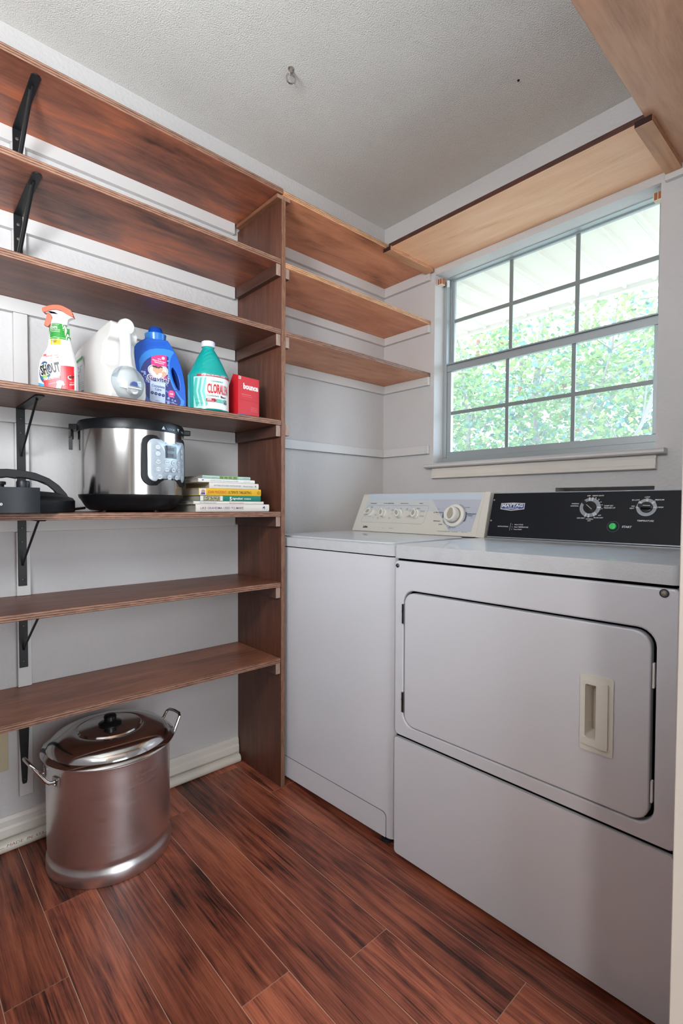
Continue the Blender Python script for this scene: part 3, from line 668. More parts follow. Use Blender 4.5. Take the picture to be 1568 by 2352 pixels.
# ------------------------------------------------------------------ dryer
def build_dryer():
    w = thing('clothes_dryer', 'large white front-door clothes dryer with a black control console', 'dryer', (0.8165, -0.8213, 0.0), rot=(0, -0.0037, 0.0127))
    W = 0.7050; f = M_enam
    MB().prism(rrect(0.0, W, 0.026, 0.70, 0.004), 'z', 0.014, 0.8760).build('cabinet', f, w, bev=0.001)
    hole = rrect(0.0310, 0.6680, 0.4010, 0.7925, 0.036)
    pf = rrect(0.0, W, 0.3675, 0.8760, 0.010)
    fp = MB().prism([pf, hole], 'y', 0.0, 0.0258, 0).build('front_panel', f, w, bev=0.005, seg=3)
    MB().prism([(x, z) for x, z in rrect(0.020, 0.680, 0.390, 0.800, 0.03)], 'y', 0.0225, 0.0256).build('door_recess', M_gap, w)
    MB().prism(rrect(0.001, W - 0.001, 0.3592, 0.3700, 0.001), 'y', 0.010, 0.0256).build('panel_gap', M_gap, w)
    MB().prism(rrect(0.0, W, 0.0135, 0.3590, 0.010), 'y', 0.0, 0.0256).build('lower_panel', f, w, bev=0.006, seg=3)
    pk = rrect(0.5385, 0.5620, 0.5420, 0.6560, 0.005)
    door = MB().prism([rrect(0.0360, 0.6600, 0.4050, 0.7865, 0.032), pk], 'y', -0.003, 0.0215).build('door', f, w, bev=0.005, seg=3)
    # recessed pull
    hm = mat('ivory_pull_plastic', 'dadad2', 0.4)
    h = MB(); h.prism([rrect(0.5280, 0.5945, 0.5130, 0.6770, 0.004), pk], 'y', -0.0065, -0.0032)
    h.prism(rrect(0.5625, 0.5855, 0.5260, 0.6640, 0.003), 'y', -0.0125, -0.0064)
    h.prism(rrect(0.5340, 0.5625, 0.6565, 0.6640, 0.001), 'y', -0.0095, -0.0064); h.prism(rrect(0.5340, 0.5625, 0.5260, 0.5415, 0.001), 'y', -0.0095, -0.0064)
    hd = h.build('handle', hm, door, bev=0.0018)
    q = MB(); pk2 = rrect(0.5390, 0.5615, 0.5425, 0.6555, 0.005); n = len(pk2)
    vs = [(x, -0.006, z) for x, z in pk2] + [(x * 0.6 + 0.5615 * 0.4, 0.016, z * 0.8 + 0.6 * 0.2) for x, z in pk2]
    q.add(vs, [(i, (i + 1) % n, (i + 1) % n + n, i + n) for i in range(n)] + [tuple(range(n, 2 * n))])
    q.build('pull_pocket', mat('ivory_pocket', 'bdb6aa', 0.5), hd)
    for z0, z1 in ((0.696, 0.752), (0.4395, 0.4966)):
        m = MB(); m.tube([(0.0315, 0.0015, z0), (0.0315, 0.0015, z1)], 0.0058, n=14)
        m.tube([(0.0315, 0.0015, (z0 + z1) / 2 + 0.006), (0.0315, 0.0015, (z0 + z1) / 2 + 0.008)], 0.0065, n=14)
        m.build('hinge', mat('dark_chrome', '5c5f64', 0.25, metal=1.0), w)
    for z0, z1 in ((0.676, 0.7260), (0.4480, 0.4920)):
        MB().box(0.6615, 0.6655, 0.001, 0.010, z0, z1).build('door_bumper', mat('white_nylon'), w, bev=0.0008, seg=1)
    for u, z, m in ((0.0098, 0.8610, mat('dark_chrome')), (0.6800, 0.8660, M_screw)):
        o = MB().lathe([(0.0, 0.0045), (0.0035, 0.0042), (0.0058, 0.002), (0.006, 0.0)], axis='y', c=(0, 0, 0), n=20).build('screw', m, w)
        o.rotation_euler = (pi, 0, 0); o.location = (u, -0.0002, z)
        if m == M_screw:
            o = MB().lathe([(0.0085, 0.0), (0.0085, 0.0008), (0.006, 0.001)], axis='y', n=20).build('washer_ring', mat('dark_chrome'), w); o.rotation_euler = (pi, 0, 0); o.location = (u, -0.0002, z)
    MB().prism(rrect(0.006, W - 0.006, 0.006, 0.69, 0.004), 'z', 0.8761, 0.8833).build('top_gap', M_gap, w)
    MB().prism(rrect(-0.003, W + 0.002, -0.006, 0.69, [0.016, 0.016, 0.004, 0.004]), 'z', 0.8834, 0.9215).build('top', M_enamtop, w, bev=0.008, seg=3)
    MB().box(0.02, W - 0.02, 0.045, 0.6, 0.001, 0.0138).build('base_gap', M_gap, w)
    for u in (0.05, W - 0.05):
        for y in (0.06, 0.6): MB().lathe([(0.018, 0.0002), (0.018, 0.008), (0.008, 0.010), (0.008, 0.014)], c=(u, y, 0), n=14).build('foot', mat('rubber_black'), w)
    # console
    P = (0.50, 0.930, 0.545, 1.081)
    c = MB().prism([(0.4985, 0.9225), (0.5455, 1.0815), (0.62, 1.0815), (0.66, 0.9225)], 'x', 0.0, W)
    con = c.build('console', mat('console_case_grey', '9aa0a8', 0.35, metal=0.4), w, bev=0.0015, seg=1)
    ff = tiltm(*P); face = mat('console_black_face', '12151c', 0.5, spec=0.25, bump=0.12, bscale=900, bdist=0.0003)
    v = [ff(0.0015, -0.0035, 0.0002), ff(W - 0.0015, -0.0035, 0.0002), ff(W - 0.0015, -0.0035, -0.004), ff(0.0015, -0.0035, -0.004), ff(0.0015, 0.1555, 0.0018), ff(W - 0.0015, 0.1555, 0.0018), ff(W - 0.0015, 0.1555, -0.003), ff(0.0015, 0.1555, -0.003)]
    v[0] = ff(0.0015, -0.0035, 0.0018); v[1] = ff(W - 0.0015, -0.0035, 0.0018)
    MB().hexa(v).build('face_panel', face, con, bev=0.0008, seg=1)
    PP = (ff(0, 0, 0.0018)[1], ff(0, 0, 0.0018)[2], ff(0, 0.1, 0.0018)[1], ff(0, 0.1, 0.0018)[2]); f2 = tiltm(*PP)
    wh = mat('console_white_ink', 'd0d2d4', 0.5); sv = mat('dial_silver_ring', '8e949b', 0.35, metal=0.3); sl = mat('dial_light_tick', 'c4c8cc', 0.4)
    d = Decal(f2, 0.0004)
    # badge: shield with the maker's name
    bl = mat('badge_blue', '2c4a86', 0.35)
    def shield(k): return [(0.0375 + k, 0.1185 - k), (0.0375 + k, 0.0965 + k * 0.6), (0.0790, 0.0905 + k), (0.1265 - k, 0.0965 + k * 0.6), (0.1265 - k, 0.1185 - k), (0.0820, 0.1200 - k)]
    d.poly(shield(0), wh, 1); d.poly(shield(0.0013), mat('badge_rim_red', 'a8867a', 0.4), 2); d.poly(shield(0.0020), wh, 3); d.poly([(0.0405, 0.1040), (0.0405, 0.0990), (0.0790, 0.0935), (0.1240, 0.0990), (0.1240, 0.1040)], bl, 4)
    d.poly([(0.0405, 0.1160), (0.0405, 0.1035), (0.1240, 0.1035), (0.1240, 0.1160)], bl, 4)
    d.text('MAYTAG', 0.0822, 0.1040, 0.0110, wh, 6, w=0.078, bold=0.045); d.text('COMMERCIAL', 0.0815, 0.0972, 0.0040, wh, 6, w=0.052, bold=0.03)
    d.build('badge', con, 'blue and white shield badge'); d = Decal(f2, 0.0004)
    d.text('INSTRUCTIONS', 0.0580, 0.0315, 0.0036, wh, 1, w=0.040, bold=0.02); d.line([(0.0862, 0.0460), (0.0845, 0.0200)], 0.0008, wh, 1)
    for i, t in enumerate(('Select CYCLE', 'Select TEMPERATURE', 'Press START')):
        d.text(str(i + 1), 0.0925, 0.0395 - 0.0085 * i, 0.0038, wh, 1, bold=0.02); d.text(t, 0.1000, 0.0395 - 0.0085 * i, 0.0040, wh, 1, align='LEFT', bold=0.02)
    d.build('instruction_lettering', con); d = Decal(f2, 0.0004)
    K1 = (0.3419, 0.1038); K2 = (0.4985, 0.1044)
    for K, r0, r1 in ((K1, 0.0195, 0.0312), (K2, 0.0165, 0.0265)):
        dd = Decal(f2, 0.0004); dd.ring(*K, r0, r1, sv, 1, n=48); dd.build('dial_ring', con)
    def ticks(K, r0, r1, angs, wd, m, lv=2):
        for a in angs:
            a = RAD(a); d.line([(K[0] + r0 * cos(a), K[1] + r0 * sin(a)), (K[0] + r1 * cos(a), K[1] + r1 * sin(a))], wd, m, lv)
    ticks(K1, 0.0225, 0.0312, (98, 80, 0, -48, -60, -92, -112), 0.0050, sl); ticks(K1, 0.0285, 0.0335, (98, 80, 62, 45, 30, 14, 3, -3, -12, -48, -60, -92, -112), 0.0010, wh, 4)
    ticks(K2, 0.0185, 0.0265, (180, 140, 90, 42, 0), 0.0050, sl); ticks(K2, 0.0240, 0.0280, (180, 140, 90, 42, 0), 0.0010, M_gap, 4)
    T = lambda t, u, v, h=0.0042, al='CENTER', ww=None: d.text(t, u, v - h / 2, h, wh, 2, align=al, bold=0.025, w=ww)
    T('OFF', 0.3345, 0.1418); T('HEAVY DUTY', 0.3625, 0.1418, ww=0.034); T('WRINKLE', 0.3070, 0.1160, 0.0038, 'RIGHT'); T('CONTROL', 0.3070, 0.1085, 0.0038, 'RIGHT')
    T('60', 0.3560, 0.1350, 0.0030); T('50', 0.3655, 0.1300, 0.0030); T('40', 0.3725, 0.1215, 0.0030); T('30', 0.3770, 0.1120, 0.0030); T('20', 0.3775, 0.1000, 0.0030)
    T('DAMP DRY', 0.3835, 0.1092, al='LEFT', ww=0.026); T('FRESHEN UP', 0.3835, 0.1025, al='LEFT', ww=0.032); T('OFF', 0.3730, 0.0784, 0.0038); T('MORE DRY', 0.3710, 0.0708, 0.0040, ww=0.028); T('LESS DRY', 0.3190, 0.0688, 0.0040, ww=0.024)
    T('NORMAL', 0.3455, 0.0663, 0.0038, ww=0.022); T('DRY', 0.3450, 0.0605, 0.0038)
    d.build('timer_lettering', con); d = Decal(f2, 0.0004)
    T('LOW', 0.4985, 0.1357, 0.0044, ww=0.0135); T('EX LOW', 0.4690, 0.1270, 0.0042, ww=0.0205); T('MEDIUM', 0.5300, 0.1272, 0.0042, ww=0.0225); T('HIGH', 0.5345, 0.1050, 0.0044, ww=0.0135); T('NO', 0.4635, 0.1080, 0.0040); T('HEAT', 0.4610, 0.1015, 0.0040, ww=0.0125); T('TEMPERATURE', 0.4995, 0.0640, 0.0048, ww=0.0430)
    d.build('temperature_lettering', con); d = Decal(f2, 0.0004)
    d.text('START', 0.4530, 0.0415, 0.0060, wh, 2, w=0.0265, bold=0.04, shear=0.1)
    d.ring(0.4152, 0.0442, 0.0160, 0.0168, mat('faint_ring', '6a7078', 0.4), 1, n=40)
    d.build('start_lettering', con)
    bk = mat('gloss_black_knob', '0d0f13', 0.18)
    for K, R, a, nm in ((K1, 0.0195, RAD(139), 'timer_knob'), (K2, 0.0165, RAD(178), 'temperature_knob')):
        k = MB().lathe([(R, 0.0006), (R * 0.98, 0.006), (R * 0.9, 0.007), (0, 0.007)], n=36)
        ca, sa = cos(a), sin(a); Lb = R * (1.35 if nm == 'timer_knob' else 1.0)
        br = [(-R * 0.98, -0.006), (Lb, -0.0052), (Lb + 0.001, 0), (Lb, 0.0052), (-R * 0.98, 0.006)]
        k.prism([(x * ca - y * sa, x * sa + y * ca) for x, y in br], 'z', 0.0065, 0.021)
        o = k.build(nm, bk, con, bev=0.0012); knob_at(o, K[0], K[1], PP)
        ln = MB().prism([(x * ca - y * sa, x * sa + y * ca) for x, y in [(-R * 0.9, -0.0006), (R * 0.25, -0.0006), (R * 0.25, 0.0006), (-R * 0.9, 0.0006)]], 'z', 0.0211, 0.0214).build('pointer_line', wh, con); knob_at(ln, K[0], K[1], PP)
    k = MB().lathe([(0.0102, 0.0006), (0.0102, 0.005), (0.009, 0.0068), (0, 0.0075)], n=28).build('start_button', mat('green_button', '35c866', 0.35), con); knob_at(k, 0.4152, 0.0442, PP)
    for u, v in ((0.0072, 0.1306), (0.0076, 0.0536)):
        k = MB().lathe([(0.0034, 0.0), (0.0030, 0.0014), (0.001, 0.0018), (0, 0.0008)], n=14).build('screw', M_screw, con); knob_at(k, u, v, PP)
build_dryer()

# ------------------------------------------------------------------ stock pot
def build_pot():
    p = thing('stock_pot', 'large dented aluminium stock pot with a domed lid, on the floor under the lowest shelf', 'pot', (0.2215, -1.427, 0.0))
    m = bpy.data.materials.new('brushed_aluminium'); m.use_nodes = True; nt = m.node_tree; b = nt.nodes['Principled BSDF']
    b.inputs['Metallic'].default_value = 1.0; b.inputs['Base Color'].default_value = lin('dcdadc'); b.inputs['Roughness'].default_value = 0.3
    tc = nt.nodes.new('ShaderNodeTexCoord'); mp = nt.nodes.new('ShaderNodeMapping'); mp.inputs['Scale'].default_value = (1, 1, 16)
    n = nt.nodes.new('ShaderNodeTexNoise'); n.inputs['Scale'].default_value = 9; n.inputs['Detail'].default_value = 8
    nt.links.new(tc.outputs['Object'], mp.inputs[0]); nt.links.new(mp.outputs[0], n.inputs['Vector'])
    mr = nt.nodes.new('ShaderNodeMapRange'); mr.inputs['To Min'].default_value = 0.24; mr.inputs['To Max'].default_value = 0.46
    nt.links.new(n.outputs['Fac'], mr.inputs['Value']); nt.links.new(mr.outputs[0], b.inputs['Roughness'])
    n2 = nt.nodes.new('ShaderNodeTexNoise'); n2.inputs['Scale'].default_value = 7; n2.inputs['Detail'].default_value = 2
    bp = nt.nodes.new('ShaderNodeBump'); bp.inputs['Strength'].default_value = 0.5; bp.inputs['Distance'].default_value = 0.004
    nt.links.new(tc.outputs['Object'], n2.inputs['Vector']); nt.links.new(n2.outputs['Fac'], bp.inputs['Height']); nt.links.new(bp.outputs[0], b.inputs['Normal'])
    lidm = mat('polished_aluminium', 'd4d4d4', 0.13, metal=1.0, bump=0.12, bscale=5, bdist=0.004)
    R = 0.1695
    MB().lathe([(0.150, 0.0), (R - 0.002, 0.001), (R + 0.001, 0.006), (R + 0.001, 0.030), (R - 0.001, 0.037), (R - 0.006, 0.044), (R - 0.0065, 0.050), (R - 0.003, 0.056), (R - 0.002, 0.070), (R - 0.001, 0.30), (R + 0.002, 0.319), (R + 0.006, 0.323), (R + 0.006, 0.327), (R, 0.3275)], n=96).build('body', m, p)
    lid = MB().lathe([(R + 0.010, 0.3277), (R + 0.0125, 0.330), (R + 0.009, 0.3335), (R - 0.002, 0.338), (R - 0.008, 0.350), (R - 0.022, 0.3610), (R - 0.045, 0.3680), (0.096, 0.3730), (0.0925, 0.3715), (0.0885, 0.3715), (0.085, 0.3755), (0.040, 0.3785), (0.0, 0.3788)], n=96).build('lid', lidm, p)
    MB().lathe([(0.031, 0.3790), (0.0325, 0.3820), (0.0300, 0.3840), (0.0190, 0.3875), (0.0165, 0.3900), (0.0175, 0.3970), (0.0180, 0.4020), (0.0150, 0.4060), (0, 0.4075)], n=32).build('lid_knob', mat('black_bakelite', '0e0e10', 0.3), lid)
    for a in (RAD(-84), RAD(100)):
        ca, sa = cos(a), sin(a)
        pts = [(R - 0.001, 0.043, 0.285), (R + 0.012, 0.043, 0.288), (R + 0.022, 0.041, 0.298), (R + 0.046, 0.036, 0.338), (R + 0.050, 0.026, 0.345), (R + 0.051, 0.0, 0.347), (R + 0.050, -0.026, 0.345), (R + 0.046, -0.036, 0.338), (R + 0.022, -0.041, 0.298), (R + 0.012, -0.043, 0.288), (R - 0.001, -0.043, 0.285)]
        hm = MB().tube([(x * ca - y * sa, x * sa + y * ca, z) for x, y, z in pts], 0.0048, n=12)
        h = hm.build('handle', M_chrome, p)
        for s in (0.043, -0.043):
            q = MB(); 
            for rr, z0, z1, wd in ((0.004, 0.272, 0.298, 0.013),):
                v = []
                for z in (z0, z1):
                    for (dx, dy) in ((0, -wd), (rr, -wd), (rr, wd), (0, wd)):
                        x, y = sqrt(R * R - (s + dy) ** 2) + dx - 0.0005, s + dy; v.append((x * ca - y * sa, x * sa + y * ca, z))
                q.hexa(v)
            q.build('handle_plate', mat('pot_plate_steel', 'b4b0ae', 0.3, metal=1.0), h, bev=0.001)
            x, y = sqrt(R * R - s * s) + 0.004, s
            r_ = MB().lathe([(0.0042, 0), (0.0036, 0.0022), (0, 0.0030)], axis='x', n=14).build('rivet', M_chrome, h); r_.location = ((x * ca - y * sa), (x * sa + y * ca), 0.279); r_.rotation_euler = (0, 0, a)
build_pot()

# ------------------------------------------------------------------ goods on the detergent shelf
ZS = 1.3389
class Loft:
    """bottle body: stacked rounded sections (z, cx, cy, rx, ry, n)"""
    def __init__(s, secs): s.s = secs
    def at(s, z):
        S = s.s
        if z <= S[0][0]: return S[0][1:]
        for a, b in zip(S[:-1], S[1:]):
            if z <= b[0]:
                t = (z - a[0]) / (b[0] - a[0]); return [p + (q - p) * t for p, q in zip(a[1:], b[1:])]
        return S[-1][1:]
    def mesh(s, n=48, m=0):
        mb = MB(); vs = []; fs = []
        S = s.dense()
        for (z, cx, cy, rx, ry, e) in S:
            for i in range(n):
                a = 2 * pi * i / n; c, q = cos(a), sin(a)
                vs.append((cx + rx * math.copysign(abs(c) ** (2 / e), c), cy + ry * math.copysign(abs(q) ** (2 / e), q), z))
        k = len(S)
        for j in range(k - 1):
            for i in range(n): fs.append((j * n + i, j * n + (i + 1) % n, (j + 1) * n + (i + 1) % n, (j + 1) * n + i))
        fs.append(tuple(reversed(range(n)))); fs.append(tuple(range((k - 1) * n, k * n)))
        mb.add(vs, fs, m); return mb
    def dense(s):
        S = s.s; out = []
        for i in range(len(S) - 1):
            a, b = S[i], S[i + 1]; p = S[max(i - 1, 0)]; q = S[min(i + 2, len(S) - 1)]
            k = 4 if b[0] - a[0] > 0.006 else 1
            for j in range(k):
                t = j / k; out.append(tuple(x + (y - x) * t for x, y in zip(a, b)))
        out.append(S[-1]); return out
    def front(s, u, z, h):
        cx, cy, rx, ry, e = s.at(z); t = min(0.9995, abs((u - cx) / rx))
        return (u, cy - ry * (1 - t ** e) ** (1 / e) - h, z)

C_red = mat('label_red', 'c8242c', 0.35); C_white = mat('label_white', 'e6e4e0', 0.4); C_blk = mat('label_black', '141416', 0.4)
C_pink = mat('label_pink', 'd8347c', 0.4); C_green = mat('label_green', '2f8a34', 0.4); C_yel = mat('label_yellow', 'd8b022', 0.4); C_navy = mat('label_navy', '2a3278', 0.4)
C_orange = mat('orange_plastic', 'e0502c', 0.35); C_wplas = mat('white_plastic', 'dad8d4', 0.28, coat=0.2); C_skin = mat('label_skin_tone', 'cfa184', 0.5)

def spray_bottle():
    o = thing('spray_bottle', 'white trigger spray bottle with orange head and red label, leftmost on the shelf', 'bottle', (0.238, -1.559, ZS), RAD(-27 + 90)); o.scale = (0.92, 0.92, 0.92)
    body = Loft([(0, 0, 0, .0490, .026, 3.5), (.004, 0, 0, .0520, .029, 3.2), (.060, 0, 0, .0515, .030, 3), (.088, 0.001, 0, .0485, .030, 2.8), (.108, .003, 0, .042, .029, 2.6), (.124, .006, 0, .0355, .027, 2.4), (.137, .006, 0, .0325, .025, 2.2), (.152, .005, 0, .0300, .0235, 2.1), (.172, .004, 0, .0262, .0215, 2), (.188, .0025, 0, .0228, .020, 2), (.197, .0015, 0, .0205, .019, 2), (.202, .001, 0, .0195, .0185, 2)])
    b = body.mesh().build('body', C_wplas, o)
    f = body.front
    d = Decal(f, 0.00035)
    def q(px, py): return ((px - 585) / 10.69 / 850, (2352 - 20 - py) / 10.69 / 845)
    P = lambda pts, m, lv=0, sub=2: d.poly([(u, max(0.001, v)) for u, v in [q(*p) for p in pts]], m, lv, sub)
    d.rect(-0.0175, 0.0235, 0.1900, 0.1985, C_green, 0, 8, 2); d.rect(-0.0235, 0.0315, 0.1640, 0.1900, C_green, 0, 10, 4)
    d.rect(-0.0225, 0.0345, 0.1520, 0.1640, C_green, 0, 10, 2); d.poly([(-0.022, 0.152), (0.034, 0.152), (0.034, 0.1545), (0.022, 0.1570), (0.010, 0.1560), (-0.004, 0.1580), (-0.014, 0.1560), (-0.022, 0.1570)], mat('label_pale_green', 'b8d8b8', 0.4), 2, 1)
    d.text('BOTTLE MADE OF', -0.002, 0.1935, 0.0028, C_white, 3, w=0.020); d.text('50%', -0.004, 0.1820, 0.0085, C_white, 3, w=0.016, bold=0.01); d.text('POST-CONSUMER', -0.001, 0.1770, 0.0030, C_white, 3, w=0.024); d.text('RECYCLED PLASTIC', -0.001, 0.1720, 0.0030, C_white, 3, w=0.024)
    d.build('neck_label', b); d = Decal(f, 0.00035)
    d.rrect(-0.0150, 0.0130, 0.1350, 0.1515, 0.001, C_yel, 1, 1); d.text('MORE THAN', -0.0045, 0.1455, 0.0025, C_blk, 3, w=0.015, bold=0.03); d.text('2 SIZES', -0.0045, 0.1410, 0.0025, C_blk, 3, w=0.013, bold=0.03); d.ring(0.0070, 0.1430, 0.0026, 0.0031, C_blk, 3, n=16)
    d.build('yellow_tag', b); d = Decal(f, 0.00035)
    d.rrect(-0.0400, -0.0250, 0.0985, 0.1050, 0.002, C_red, 1, 1); d.text('scjohnson', -0.0325, 0.1005, 0.0028, C_white, 3, w=0.012)
    d.text('REMOVES STAINS', -0.0090, 0.0980, 0.0048, C_red, 2, w=0.034, rot=0.22, shear=0.2); d.text('THE 1ST TIME', -0.0030, 0.0920, 0.0045, C_red, 2, w=0.024, rot=0.22, shear=0.2); d.text('Guaranteed or it is FREE', -0.0040, 0.0870, 0.0022, C_blk, 2, w=0.030, rot=0.22)
    for r, cc in ((0.026, 'b08a8a'), (0.0245, '2c4a78'), (0.0190, '2e7a68'), (0.0140, '96a84c'), (0.0085, '9a8a50')):
        d.ell(-0.0290, 0.052, r * 0.62, r * 1.25, mat('swirl_' + cc, cc, 0.4), 1 + (26 - r * 1000) * 0.05, n=24)
    d.poly([(-0.0485, 0.006), (-0.0350, 0.002), (-0.0300, 0.016), (-0.0480, 0.022)], mat('label_cyan', '3f9ad0', 0.4), 3, 1)
    d.poly([(0.0130, 0.0735), (0.0505, 0.0750), (0.0512, 0.001), (0.0100, 0.001), (0.0115, 0.045)], C_red, 0, 3)
    d.poly([(-0.0330, 0.0280), (0.0130, 0.0440), (0.0130, 0.001), (-0.0290, 0.001)], C_red, 3, 3)
    d.text('SHOUT', -0.0110, 0.0500, 0.0290, C_white, 5, w=0.060, rot=0.27, shear=0.12, bold=0.085); d.text('SHOUT', -0.0110, 0.0500, 0.0270, C_blk, 7, w=0.055, rot=0.27, shear=0.12, bold=0.045)
    d.text('TRIPLE ACTING', -0.0100, 0.0325, 0.0075, C_white, 6, w=0.043, rot=0.27, shear=0.15, bold=0.02); d.text('Laundry Stain Remover', -0.0100, 0.0190, 0.0024, C_white, 6, w=0.018, rot=0.27)
    d.poly([(0.0040, 0.0270), (0.0120, 0.0300), (0.0200, 0.0275), (0.0240, 0.0170), (0.0200, 0.0150), (0.0170, 0.0180), (0.0130, 0.0030), (-0.0010, 0.0020), (0.0020, 0.0120), (0.0040, 0.0200), (0.0005, 0.0230)], C_white, 8, 1)
    d.text('SHOUT', 0.0405, 0.0400, 0.0070, C_blk, 4, w=0.014, bold=0.04); d.ring(0.0375, 0.041, 0.0040, 0.0062, C_white, 3, n=14, a0=1.2, a1=5.2); d.text('Turn to', 0.0420, 0.0260, 0.003, C_white, 3, w=0.010, rot=0.3); d.text('SPRAY', 0.0420, 0.0190, 0.004, C_white, 3, w=0.012, rot=0.3)
    d.build('label_print', b)
    def k(px, py): return ((px - 560) / 10.69 / 795, 0.2005 + (590 - py) / 10.69 / 845)
    cap = [(228, 215), (300, 178), (370, 145), (440, 122), (500, 108), (560, 103), (620, 103), (670, 112), (720, 132), (790, 165), (850, 195), (875, 212), (890, 240), (912, 300), (937, 375), (850, 352), (760, 305), (680, 255), (620, 232), (560, 224), (500, 226), (440, 238), (350, 282), (290, 322), (250, 312), (228, 290)]
    MB().prism([k(*p) for p in cap], 'y', -0.0115, 0.0115).build('trigger_cap', C_orange, o, bev=0.003, seg=3)
    hd = [(292, 322), (350, 284), (440, 240), (560, 226), (680, 257), (760, 307), (850, 354), (935, 385), (870, 415), (815, 450), (800, 490), (790, 560), (775, 605), (700, 598), (450, 590), (450, 430), (430, 370), (385, 330)]
    MB().prism([k(*p) for p in hd], 'y', -0.0095, 0.0095).build('spray_head', C_wplas, o, bev=0.0035, seg=3)
    tr = [(322, 327), (390, 340), (425, 385), (443, 450), (440, 510), (415, 580), (352, 672), (300, 665), (256, 642), (275, 560), (300, 470), (318, 400)]
    MB().prism([k(*p) for p in tr], 'y', -0.006, 0.006).build('trigger', C_orange, o, bev=0.0025, seg=2)
    MB().lathe([(0.0185, 0.2022), (0.0190, 0.2060), (0.0175, 0.2120), (0.0155, 0.2150)], c=(0.001, 0, 0), n=28).build('collar', C_wplas, o)
spray_bottle()

def detergent_jug():
    o = thing('detergent_jug', 'big plain white detergent jug lying on its handle with a clear measuring cup in front', 'jug', (0.140, -1.398, ZS), RAD(100))
    o['label'] = 'big plain white detergent jug with a clear dosing cup over its spout'
    side = [(0.128, 0.006), (0.134, 0.030), (0.136, 0.110), (0.126, 0.148), (0.100, 0.176), (0.060, 0.196), (0.0, 0.214), (-0.050, 0.228), (-0.082, 0.236), (-0.094, 0.226), (-0.098, 0.200), (-0.090, 0.186), (-0.072, 0.178), (-0.066, 0.160), (-0.066, 0.122), (-0.072, 0.108), (-0.090, 0.096), (-0.106, 0.082), (-0.118, 0.060), (-0.120, 0.020), (-0.112, 0.002), (0.118, 0.0)]
    jb = MB().prism(side, 'x', -0.056, 0.056)
    jb.v = [(x * (1.0 if z < 0.12 else max(0.62, 1.0 - (z - 0.12) * 3.0)), y, z) for x, y, z in jb.v]
    b = jb.build('body', C_wplas, o, bev=0.018, seg=5)
    h = MB().tube([(0, -0.088, 0.222), (0, -0.098, 0.200), (0, -0.103, 0.170), (0, -0.104, 0.135), (0, -0.106, 0.108), (0, -0.108, 0.085), (0, -0.110, 0.060), (0, -0.108, 0.036)], [0.0225, 0.019, 0.0165, 0.0165, 0.019, 0.028, 0.036, 0.033], n=22, up=(1, 0, 0), flat=0.8).build('handle', C_wplas, o)
    c = MB().lathe([(0.0, 0.0), (0.0215, 0.0), (0.0225, 0.003), (0.0225, 0.016), (0.0212, 0.019), (0, 0.0195)], n=40).build('cap', mat('cap_white', 'd0d2d4', 0.35), o)
    c.location = (0, -0.094, 0.2215); c.rotation_euler = (RAD(96), 0, 0)
    sp = MB().lathe([(0.013, 0.0), (0.013, 0.020), (0.010, 0.022), (0, 0.022)], n=24).build('spout', C_wplas, o); sp.location = (0.002, -0.125, 0.030); sp.rotation_euler = (RAD(90), 0, 0)
    MB().box(-0.020, 0.020, -0.152, -0.1455, 0.032, 0.0350).build('spout_lever', C_wplas, sp.parent)
    MB().prism([(0.013 * cos(t), 0.040 + 0.013 * sin(t)) for t in [pi * i / 12 for i in range(13)]], 'y', -0.150, -0.1465).build('spout_button', mat('button_blue', '5a68a8', 0.4), o)
    cup = MB().lathe([(0.0500, 0.0), (0.0497, 0.008), (0.044, 0.020), (0.032, 0.030), (0.016, 0.035), (0.0, 0.036)], n=40)
    cu = cup.build('dosing_cup', glass('clear_cup_plastic', (0.88, 0.92, 0.95), 0.15, 0.06, haze=0.22), o); cu.location = (-0.004, -0.116, 0.0515); cu.rotation_euler = (RAD(90), 0, 0)
    r = MB().tube([(0.0497 * cos(t), 0.0497 * sin(t), 0.001) for t in [2 * pi * i / 36 for i in range(36)]], 0.0013, closed=True).build('cup_rim', mat('frosted_rim', 'aab4bc', 0.2), o); r.location = cu.location; r.rotation_euler = cu.rotation_euler
    sm = lambda u, v, h: (-0.060 - h, u, v)
    d = Decal(lambda u, v, h: (-0.056 - h, -u, v), 0.0003)
    gl = mat('back_label_grey', 'cdd0d2', 0.4); lb = mat('label_pale_blue', 'a9c3d4', 0.4); bl = mat('label_print_blue', '3a4a86', 0.5)
    d.poly([(-0.116, 0.020), (-0.036, 0.020), (-0.036, 0.120), (-0.048, 0.146), (-0.064, 0.156), (-0.090, 0.150), (-0.112, 0.130)], gl, 0, 0)
    d.poly([(-0.106, 0.122), (-0.046, 0.138), (-0.046, 0.148), (-0.100, 0.134)], C_green, 2); d.text('RESPONSIBLY SOURCED', -0.075, 0.1290, 0.0034, C_white, 4, w=0.040, rot=0.25)
    d.text('USE  WATER  CLEAN', -0.074, 0.1150, 0.0030, bl, 2, w=0.055, rot=0.1)
    d.rect(-0.112, -0.070, 0.088, 0.094, bl, 2); d.text('HE', -0.100, 0.0895, 0.003, C_white, 4); d.rect(-0.112, -0.070, 0.040, 0.087, lb, 2)
    for i in range(5): d.text('MEDIUM LOAD LINE %d' % (i + 1), -0.092, 0.080 - i * 0.008, 0.0026, bl, 4, w=0.026)
    for i in range(4): d.text('apply directly to stains and', -0.053, 0.068 - i * 0.0055, 0.0022, bl, 2, w=0.028)
    for i in range(3): d.text('laundry detergent', -0.094, 0.034 - i * 0.004, 0.0018, bl, 2, w=0.026)
    d.rrect(-0.090, -0.060, 0.100, 0.113, 0.002, mat('label_line_blue', '8b9cc0', 0.5), 2); d.rrect(-0.0885, -0.0615, 0.1015, 0.1115, 0.0015, gl, 3)
    x = -0.056; random.seed(3)
